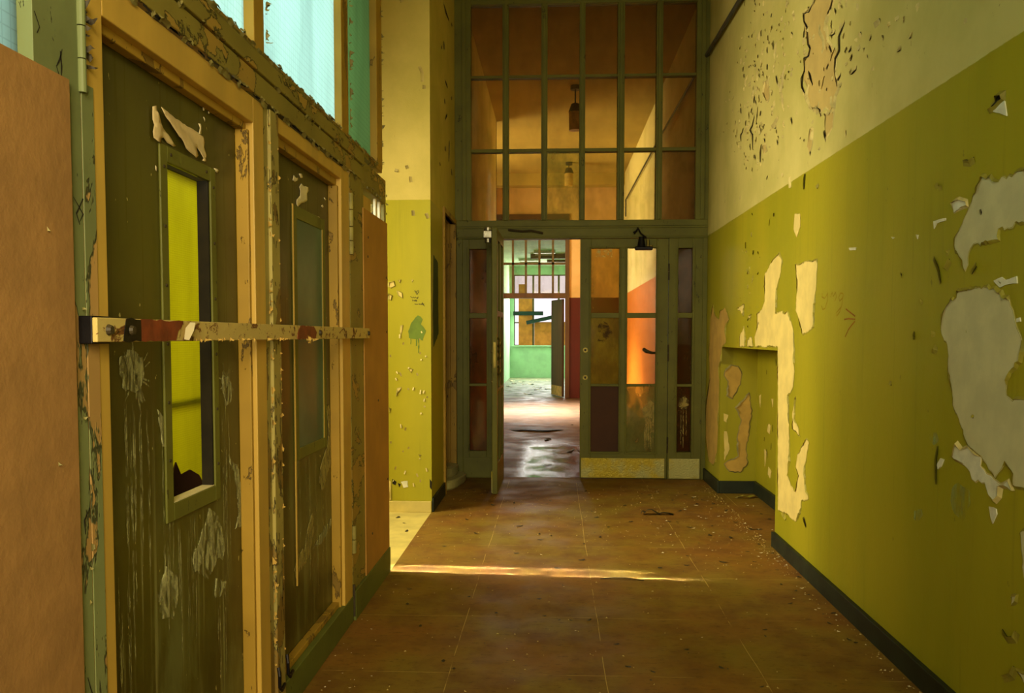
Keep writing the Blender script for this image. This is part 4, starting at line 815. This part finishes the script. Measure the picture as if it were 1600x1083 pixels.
# side doorway in the left wall
struct('trim_7', boxes((-.90, -.848, 6.615, 6.655, 0, 2.25), (-.90, -.848, 6.655, 7.40, 2.21, 2.25), (-.90, -.848, 7.355, 7.395, 0, 2.21), (-1.0, -.90, 7.34, 7.356, 0, 2.21)), M['ochre_old'], 'worn ochre casing round the dark side doorway on the left', 'door casing', .003)
bas = thing('ceramic_basin', 'pale rounded ceramic fixture lying in the dark side doorway on the left', 'basin', (-.86, 7.0, 0))
def rounded(bm, cx, cy, z0, z1, a, c, ang, top=.92, n=28, pw=3.0):
    R_ = []
    for z_, k in ((z0, .93), (z0+.015, 1), (z1-.012, 1), (z1, top)):
        ring = []
        for i in range(n):
            t = 2*PI*i/n; x = a*k*math.copysign(abs(math.cos(t))**(2/pw), math.cos(t)); y = c*k*math.copysign(abs(math.sin(t))**(2/pw), math.sin(t))
            ring.append(bm.verts.new((cx+x*math.cos(ang)-y*math.sin(ang), cy+x*math.sin(ang)+y*math.cos(ang), z_)))
        R_.append(ring)
    for A, B in zip(R_, R_[1:]):
        for i in range(n): bm.faces.new((A[i], A[(i+1)%n], B[(i+1)%n], B[i]))
    bm.faces.new(R_[0][::-1]); bm.faces.new(R_[-1])
bm = bmesh.new(); rounded(bm, -.90, 7.06, 0, .075, .13, .30, -.16); obj('basin_rim', bm, M['ceramic'], bas, smooth=False)
bm = bmesh.new(); rounded(bm, -.93, 7.08, .075, .16, .10, .24, -.2, .72, pw=2.2); obj('basin_bowl', bm, M['ceramic'], bas)
bm = bmesh.new(); rounded(bm, -.975, 6.95, .10, .235, .055, .16, -.25, .35, pw=2.0); obj('basin_back', bm, M['ceramic'], bas)

# conduits
bm = bmesh.new(); tube(bm, [(XR-.03, -2.9, 3.28), (XR-.03, 5.0, 3.53), (XR-.03, 6.2, 3.585), (XR-.03, YB-.0, 3.625)], .017, 10)
tag(obj('conduit_pipe', bm, M['conduit'], None), 'dark conduit running along the top of the near right wall', 'pipe')
bm = bmesh.new(); tube(bm, [(XR-.03, YB+.1, 3.63), (XR-.03, 11, 3.68), (XR-.03, 15.6, 3.70)], .012, 8); tube(bm, [(XR-.03, 15.58, 3.70), (XR-.03, 15.6, 3.4)], .012, 8)
tag(obj('conduit_pipe', bm, M['conduit'], None), 'thin conduit on the far corridor wall behind the transom glass', 'pipe')

# pendant lamps
def pendant(y, drop, label):
    t = thing('pendant_lamp', label, 'lamp', (.25, y, H))
    bm = bmesh.new(); cyl(bm, (.25, y, H-.05), (.25, y, H), .06, 16); obj('ceiling_rose', bm, M['flake_d'], t)
    bm = bmesh.new(); cyl(bm, (.25, y, H-drop), (.25, y, H-.05), .010, 8); obj('lamp_rod', bm, M['flake_d'], t)
    bm = bmesh.new(); cyl(bm, (.25, y, H-drop-.10), (.25, y, H-drop), .085, 18, .05); obj('lamp_cap', bm, M['flake_d'], t)
    bm = bmesh.new(); cyl(bm, (.25, y, H-drop-.32), (.25, y, H-drop-.10), .075, 18, .08); obj('lamp_shade', bm, M['lampglass'], t)
pendant(10.6, .22, 'cylindrical pendant lamp hanging nearer behind the transom glass')
pendant(15.2, .10, 'small pendant lamp hanging further back near the end wall')

# ------------------------------------------------------------------ far doorway, green room
struct('trim_8', boxes((-1.24, -1.16, 17.06, 17.27, 0, 3.66), (.215, .30, 17.06, 17.27, 0, 3.66), (-1.16, .215, 17.06, 17.27, 2.0, 2.10), (-1.16, .215, 17.06, 17.27, 3.56, 3.66)), M['brownwood'], 'brown frame of the doorway into the green room', 'door frame', .004)
w7 = thing('window_7', 'gridded transom over the doorway into the green room', 'window', (-.4, 17.15, 2.1), kind='structure')
bs = [(x-.022, x+.022, 17.12, 17.18, 2.10, 3.56) for x in (-1.09, -.83, -.57, -.30, -.03)]+[(-1.16, .215, 17.12, 17.18, z_-.022, z_+.022) for z_ in (2.69, 3.18)]
obj('window_frame', boxes(*bs), M['brownframe'], w7)
obj('glass', boxes((-1.16, .215, 17.148, 17.152, 2.10, 3.56)), M['glass'], w7)
d5 = thing('door_5', 'brown wooden door standing open into the green room', 'door', (.20, 17.27, 0), math.radians(106), kind='structure')
obj('door_panel', boxes((0, .80, 0, .045, .01, 1.99)), M['brownwood'], d5, .003, local=True)
obj('kick_plate', boxes((.02, .78, .045, .050, .02, .22)), M['flake_w'], d5, local=True)
bm = bmesh.new(); tube(bm, [(.74, .045, 1.0), (.74, .09, 1.0), (.64, .09, 1.0)], .010); obj('door_handle', bm, M['steel'], d5, local=True)
w8 = thing('window_8', 'boarded window with bright daylight in the far green room', 'window', (0, 25.45, .96), kind='structure')
obj('window_frame', boxes((-1.20, -1.175, 25.44, 25.50, .96, 3.06), (-.655, -.60, 25.44, 25.50, .96, 3.06), (.10, .16, 25.44, 25.50, .96, 3.06), (-1.20, 1.2, 25.44, 25.50, 2.36, 2.50), (-1.2, -1.04, 25.44, 25.50, 1.62, 1.66), (-1.2, 1.2, 25.44, 25.50, .96, .985), (-1.2, 1.2, 25.44, 25.5, 3.03, 3.06)), M['brownframe'], w8)
def pb(label, *a): return tag(obj('plywood_sheet', boxes(a), M['plywood'], None), label, 'board')
pb('tall plywood sheet covering the left half of the far window', -1.06, -.655, 25.41, 25.435, .97, 2.37)
pb('low plywood sheet covering the lower right of the far window', -.595, .60, 25.41, 25.435, .97, 1.66)
pb('short plywood sheet in the upper left of the far window', -1.06, -.86, 25.41, 25.435, 2.50, 2.78)
bm = boxes((-1.22, -.33, 25.36, 25.39, 1.855, 1.975)); tag(obj('plank', bm, M['plank'], None, .003), 'dark level plank nailed across the far window', 'plank')
bm = boxes((-.50, .50, -.012, .012, -.055, .055)); pk = obj('plank', bm, M['plank'], None, .003); pk.location = (-.34, 25.34, 1.74); pk.rotation_euler = (0, -.21, 0)
tag(pk, 'dark slanting plank nailed lower across the far window', 'plank')
for i, (x0, x1, y, lab) in enumerate(((-.50, .02, 20.7, 'nearest of the ceiling strip lights in the green room'), (-.95, -.40, 22.8, 'ceiling strip light in the green room nearest its left wall'), (-.2, .5, 23.2, 'ceiling strip light in the green room nearest the boarded window'))):
    t = thing('strip_light', lab, 'ceiling light', ((x0+x1)/2, y, 3.3), group='strip lights on the green room ceiling')
    obj('light_housing', boxes((x0, x1, y-.05, y+.05, 3.235, 3.30)), M['flake_d'] if i == 2 else M['silver'], t, .003)
    bm = bmesh.new(); cyl(bm, (x0+.03, y, 3.205), (x1-.03, y, 3.205), .018, 10); obj('light_tube', bm, M['silver'], t)
tag(obj('strip_light', boxes((-.6, .5, 21.45, 21.58, 3.18, 3.30)), M['plank'], None), 'dark ceiling beam box between the strip lights of the green room', 'ceiling light')

# ------------------------------------------------------------------ litter
def chip_mesh(seed, size, curlh, n=7):
    r = random.Random(seed); bm = bmesh.new(); R0 = []
    for i in range(n):
        t = 2*PI*i/n; q = size*r.uniform(.55, 1.15); R0.append((math.cos(t)*q, math.sin(t)*q*.6))
    c = bm.verts.new((0, 0, .0008)); v = [bm.verts.new((x, y, .0008+curlh*(x/size)**2)) for x, y in R0]
    cb = bm.verts.new((0, 0, 0)); vb = [bm.verts.new((x, y, curlh*(x/size)**2)) for x, y in R0]
    for i in range(n):
        j = (i+1)%n; bm.faces.new((c, v[i], v[j])); bm.faces.new((cb, vb[j], vb[i])); bm.faces.new((v[i], vb[i], vb[j], v[j]))
    bmesh.ops.recalc_face_normals(bm, faces=bm.faces)
    me = bpy.data.meshes.new('paint_chip'); bm.to_mesh(me); bm.free(); return me
chips = {}
for key, mat in (('pale', M['paperpale']), ('olive', M['flake_o']), ('dark', M['flake_d'])):
    for s_ in range(4):
        me = chip_mesh(s_+ord(key[0]), 1.0, .22); me.materials.append(mat); chips[key, s_] = me
r3 = random.Random(21)
def scatter(n, fn, kind, label, group, smin=.008, smax=.02):
    for i in range(n):
        x, y = fn(); o = bpy.data.objects.new('paint_chip', chips[kind, r3.randrange(4)]); COL.objects.link(o)
        s = r3.uniform(smin, smax); o.location = (x, y, .0005); o.rotation_euler = (0, 0, r3.uniform(0, 6.3)); o.scale = (s, s, s)
        tag(o, label, 'paint chip', group)
scatter(26, lambda: (XR-.04-abs(r3.gauss(0, .06)), r3.uniform(2.9, 5.0)), 'pale', 'small pale paint chip on the floor along the dark right skirting', 'pale chips along the right skirting', .005, .013)
scatter(16, lambda: (XR-.04-abs(r3.gauss(0, .10)), r3.uniform(3.2, 5.2)), 'dark', 'small dark paint chip on the floor along the right skirting', 'dark chips along the right skirting', .006, .018)
scatter(22, lambda: (r3.uniform(.9, 1.5), min(6.7, r3.uniform(5.3, 6.7))), 'pale', 'pale paint chip on the floor in front of the wall niche', 'pale chips by the niche', .008, .022)
scatter(18, lambda: (r3.uniform(.8, 1.5), r3.uniform(5.2, 6.7)), 'dark', 'dark paint chip on the floor in front of the wall niche', 'dark chips by the niche', .010, .028)
scatter(14, lambda: (XL+.02+abs(r3.gauss(.03, .07)), r3.uniform(2.7, 3.1)), 'pale', 'tiny pale chip on the floor at the foot of the near screen door', 'tiny chips by the screen', .003, .007)
scatter(10, lambda: (XL+.02+abs(r3.gauss(.03, .10)), r3.uniform(3.1, 4.2)), 'pale', 'tiny pale chip on the floor at the foot of the far screen door', 'tiny chips by the far screen door', .003, .007)
scatter(60, lambda: (r3.uniform(-.8, 1.1), r3.uniform(4.5, 6.9)), 'dark', 'dark flake lying on the sunlit brown floor before the partition', 'dark flakes mid floor', .007, .028)
scatter(24, lambda: (r3.uniform(-.8, 1.1), r3.uniform(4.5, 7.2)), 'pale', 'pale flake lying on the brown floor before the partition', 'pale flakes mid floor', .005, .014)
scatter(36, lambda: (r3.uniform(-.75, 1.15), r3.uniform(2.6, 4.3)), 'dark', 'dark flake on the shaded near floor', 'dark flakes on the near floor', .005, .016)
scatter(10, lambda: (r3.uniform(-.75, 1.15), r3.uniform(2.6, 4.3)), 'pale', 'pale flake on the shaded near floor', 'pale flakes on the near floor', .003, .007)
scatter(6, lambda: (r3.uniform(-1.15, -.92), r3.uniform(4.7, 5.8)), 'dark', 'dark flake on the pale side bay floor', 'flakes on the pale side floor', .015, .03)
scatter(12, lambda: (r3.uniform(-.4, .6), r3.uniform(8, 12.5)), 'dark', 'dark scrap on the glossy far corridor floor', 'scraps on the glossy floor', .03, .07)
scatter(30, lambda: (r3.uniform(-1.2, .1), r3.uniform(18, 25)), 'pale', 'pale scrap on the green room floor', 'scraps on the green room floor', .05, .14)
bm = bmesh.new()
for k in range(900):
    x, y = r3.uniform(-.86, 1.29), r3.choice((r3.uniform(2.5, 7.3), r3.uniform(4.6, 6.9)))
    if r3.random() < .35: x = 1.29-abs(r3.gauss(0, .05))
    
    s = r3.uniform(.0015, .004)
    v = [bm.verts.new((x+s*r3.uniform(-1, 1)+s*a, y+s*c, .0002+d*s)) for a, c, d in ((-1, -1, 0), (1, -1, 0), (0, 1, 0), (0, 0, 1.0))]
    for f in ((0, 1, 3), (1, 2, 3), (2, 0, 3), (0, 2, 1)): bm.faces.new([v[i] for i in f])
tag(obj('plaster_grit', bm, M['plaster_tan'], None), 'fine plaster grit strewn over the brown floor', 'grit', None, 'stuff')
def strip(name, label, cat, pts, w, mat, th=.002):
    bm = bmesh.new(); rowz = []
    n = len(pts)
    for i, p in enumerate(pts):
        p = Vector(p); t = (Vector(pts[min(i+1, n-1)])-Vector(pts[max(i-1, 0)])).normalized(); s = Vector((-t.y, t.x, 0)).normalized()*w*(.5+.5*math.sin(PI*(i+.5)/n))
        rowz.append([bm.verts.new(p+s), bm.verts.new(p-s), bm.verts.new(p-s-Vector((0, 0, th))), bm.verts.new(p+s-Vector((0, 0, th)))])
    for A, B in zip(rowz, rowz[1:]):
        for k in range(4): bm.faces.new((A[k], A[(k+1)%4], B[(k+1)%4], B[k]))
    bm.faces.new(rowz[0][::-1]); bm.faces.new(rowz[-1])
    return tag(obj(name, bm, mat, None, smooth=False), label, cat)
strip('splinter', 'long thin dark splinter on the pale streak across the floor', 'splinter', [(.24, 4.345, .003), (.30, 4.348, .008), (.37, 4.34, .010), (.46, 4.322, .003)], .006, M['flake_d'])
strip('curled_strip', 'curled pale paint strip lying inside the wall niche', 'paint strip', [(1.40, 6.60, .004), (1.45, 6.56, .03), (1.49, 6.58, .012), (1.54, 6.62, .02), (1.57, 6.64, .006)], .018, M['flake_o'])
lf = thing('paint_curl', 'dark crumpled curl of paint on the floor before the right door', 'paint curl', (.66, 5.95, 0))
def arch(pts, w, nm, mat):
    bm = bmesh.new(); A = [bm.verts.new((x, 5.95-w, z_)) for x, z_ in pts]; B = [bm.verts.new((x+.01, 5.95+w, z_*.8)) for x, z_ in pts]
    for i in range(len(pts)-1): bm.faces.new((A[i], A[i+1], B[i+1], B[i]))
    o = obj(nm, bm, mat, lf, smooth=True); q = o.modifiers.new('t', 'SOLIDIFY'); q.thickness = .003
arch([(.605, .012), (.61, .028), (.62, .030), (.63, .018), (.65, .040), (.68, .042), (.71, .020), (.735, .006)], .03, 'curled_flake', M['flake_d'])
arch([(.72, .010), (.76, .018), (.80, .014), (.83, .005)], .022, 'flat_flake', M['black_iron'])
strip('bark_scrap', 'dark flat scrap on the glossy floor just beyond the open door', 'scrap', [(-.55, 11.2, .01), (-.35, 11.3, .03), (-.1, 11.2, .02), (.05, 11.35, .01)], .16, M['flake_d'])
strip('bark_scrap', 'small dark scrap on the glossy floor against the closed door', 'scrap', [(.16, 9.0, .01), (.22, 9.05, .05), (.30, 9.0, .01)], .05, M['flake_d'])

# ------------------------------------------------------------------ light
def area(name, loc, rot, sx, sy, power, col, spread=180):
    l = bpy.data.lights.new(name, 'AREA'); l.shape = 'RECTANGLE'; l.size = sx; l.size_y = sy; l.energy = power; l.color = col; l.spread = math.radians(spread)
    o = bpy.data.objects.new(name, l); COL.objects.link(o); o.location = loc; o.rotation_euler = rot; return o
def aim(loc, to):
    return (Vector(to)-Vector(loc)).to_track_quat('-Z', 'Y').to_euler()
L1 = (-3.0, 4.58, 2.0)
area('bay_window_light', L1, aim(L1, (.5, 5.2, .1)), .50, 1.9, 60, (1, .86, .52), 110)
L2 = (-3.0, 5.20, 2.3)
area('bay_window_soft_light', L2, aim(L2, (1.3, 4.3, 1.3)), 1.45, 1.8, 48, (1, .86, .55), 105)
L3 = (-2.9, 4.58, .72)
area('low_sun_slit', L3, aim(L3, (-.25, 4.392, 0.0)), .035, .46, 5.5, (1, .90, .90), 2.0)
L4 = (-2.9, 4.66, .72)
area('low_sun_slit_upper', L4, aim(L4, (-.25, 4.515, 0.0)), .025, .36, 1.6, (1, .90, .90), 1.5)
L5 = (-2.0, 2.7, 2.45)
area('lobby_window_light', L5, aim(L5, (-.9, 2.8, 2.5)), 2.8, 1.0, 85, (.84, .98, 1))
L6 = (-1.7, 2.2, 1.25)
area('slot_light', L6, aim(L6, (-1.06, 2.3, 1.25)), .8, 1.0, 9, (1, .98, .75))
L7 = (.05, -.8, 1.9)
area('near_corridor_fill', L7, aim(L7, (-.9, 2.2, 1.1)), .7, 1.6, 16.5, (1, .83, .50), 76)  # added fill from behind the camera onto the screen
L11 = (-.4, -1.9, 2.4)
area('near_corridor_soft_fill', L11, aim(L11, (1.3, 4.4, 1.2)), 1.2, 1.4, 40, (1, .86, .54), 100)  # second added fill, brightens the right wall from behind the camera
L8 = (-2.9, 13.9, 2.3)
area('far_bay_light', L8, aim(L8, (1.3, 14.0, 2.9)), 2.0, 3.0, 230, (1, .86, .58), 130)
L10 = (-2.8, 14.3, 3.6)
area('far_bay_sun', L10, aim(L10, (.1, 14.2, 0)), 1.6, .6, 260, (1, .92, .90), 45)
L9 = (-.1, 25.2, 2.2)
area('green_room_window_light', L9, aim(L9, (-.1, 18, .4)), 2.0, 1.6, 230, (1, .96, .9))
w = bpy.data.worlds.new('sky'); SC.world = w; w.use_nodes = True
w.node_tree.nodes['Background'].inputs[0].default_value = (1, .88, .98, 1); w.node_tree.nodes['Background'].inputs[1].default_value = 1.4

# ------------------------------------------------------------------ camera
cd = bpy.data.cameras.new('camera'); cam = bpy.data.objects.new('camera', cd); COL.objects.link(cam); SC.camera = cam
cam.location = (0, 0, 1.25); cam.rotation_euler = (PI/2-.0501, 0, .0495)
cd.sensor_fit = 'HORIZONTAL'; cd.sensor_width = 36; cd.lens = 1331.7/1600*36; cd.shift_y = 50/1600; cd.clip_start = .02
SC.view_settings.view_transform = 'Standard'; SC.view_settings.look = 'None'; SC.view_settings.gamma = 1; SC.view_settings.use_curve_mapping = False
SC.view_settings.exposure = -0.12
SC.cycles.max_bounces = 8; SC.cycles.transparent_max_bounces = 12; SC.cycles.sample_clamp_indirect = 6
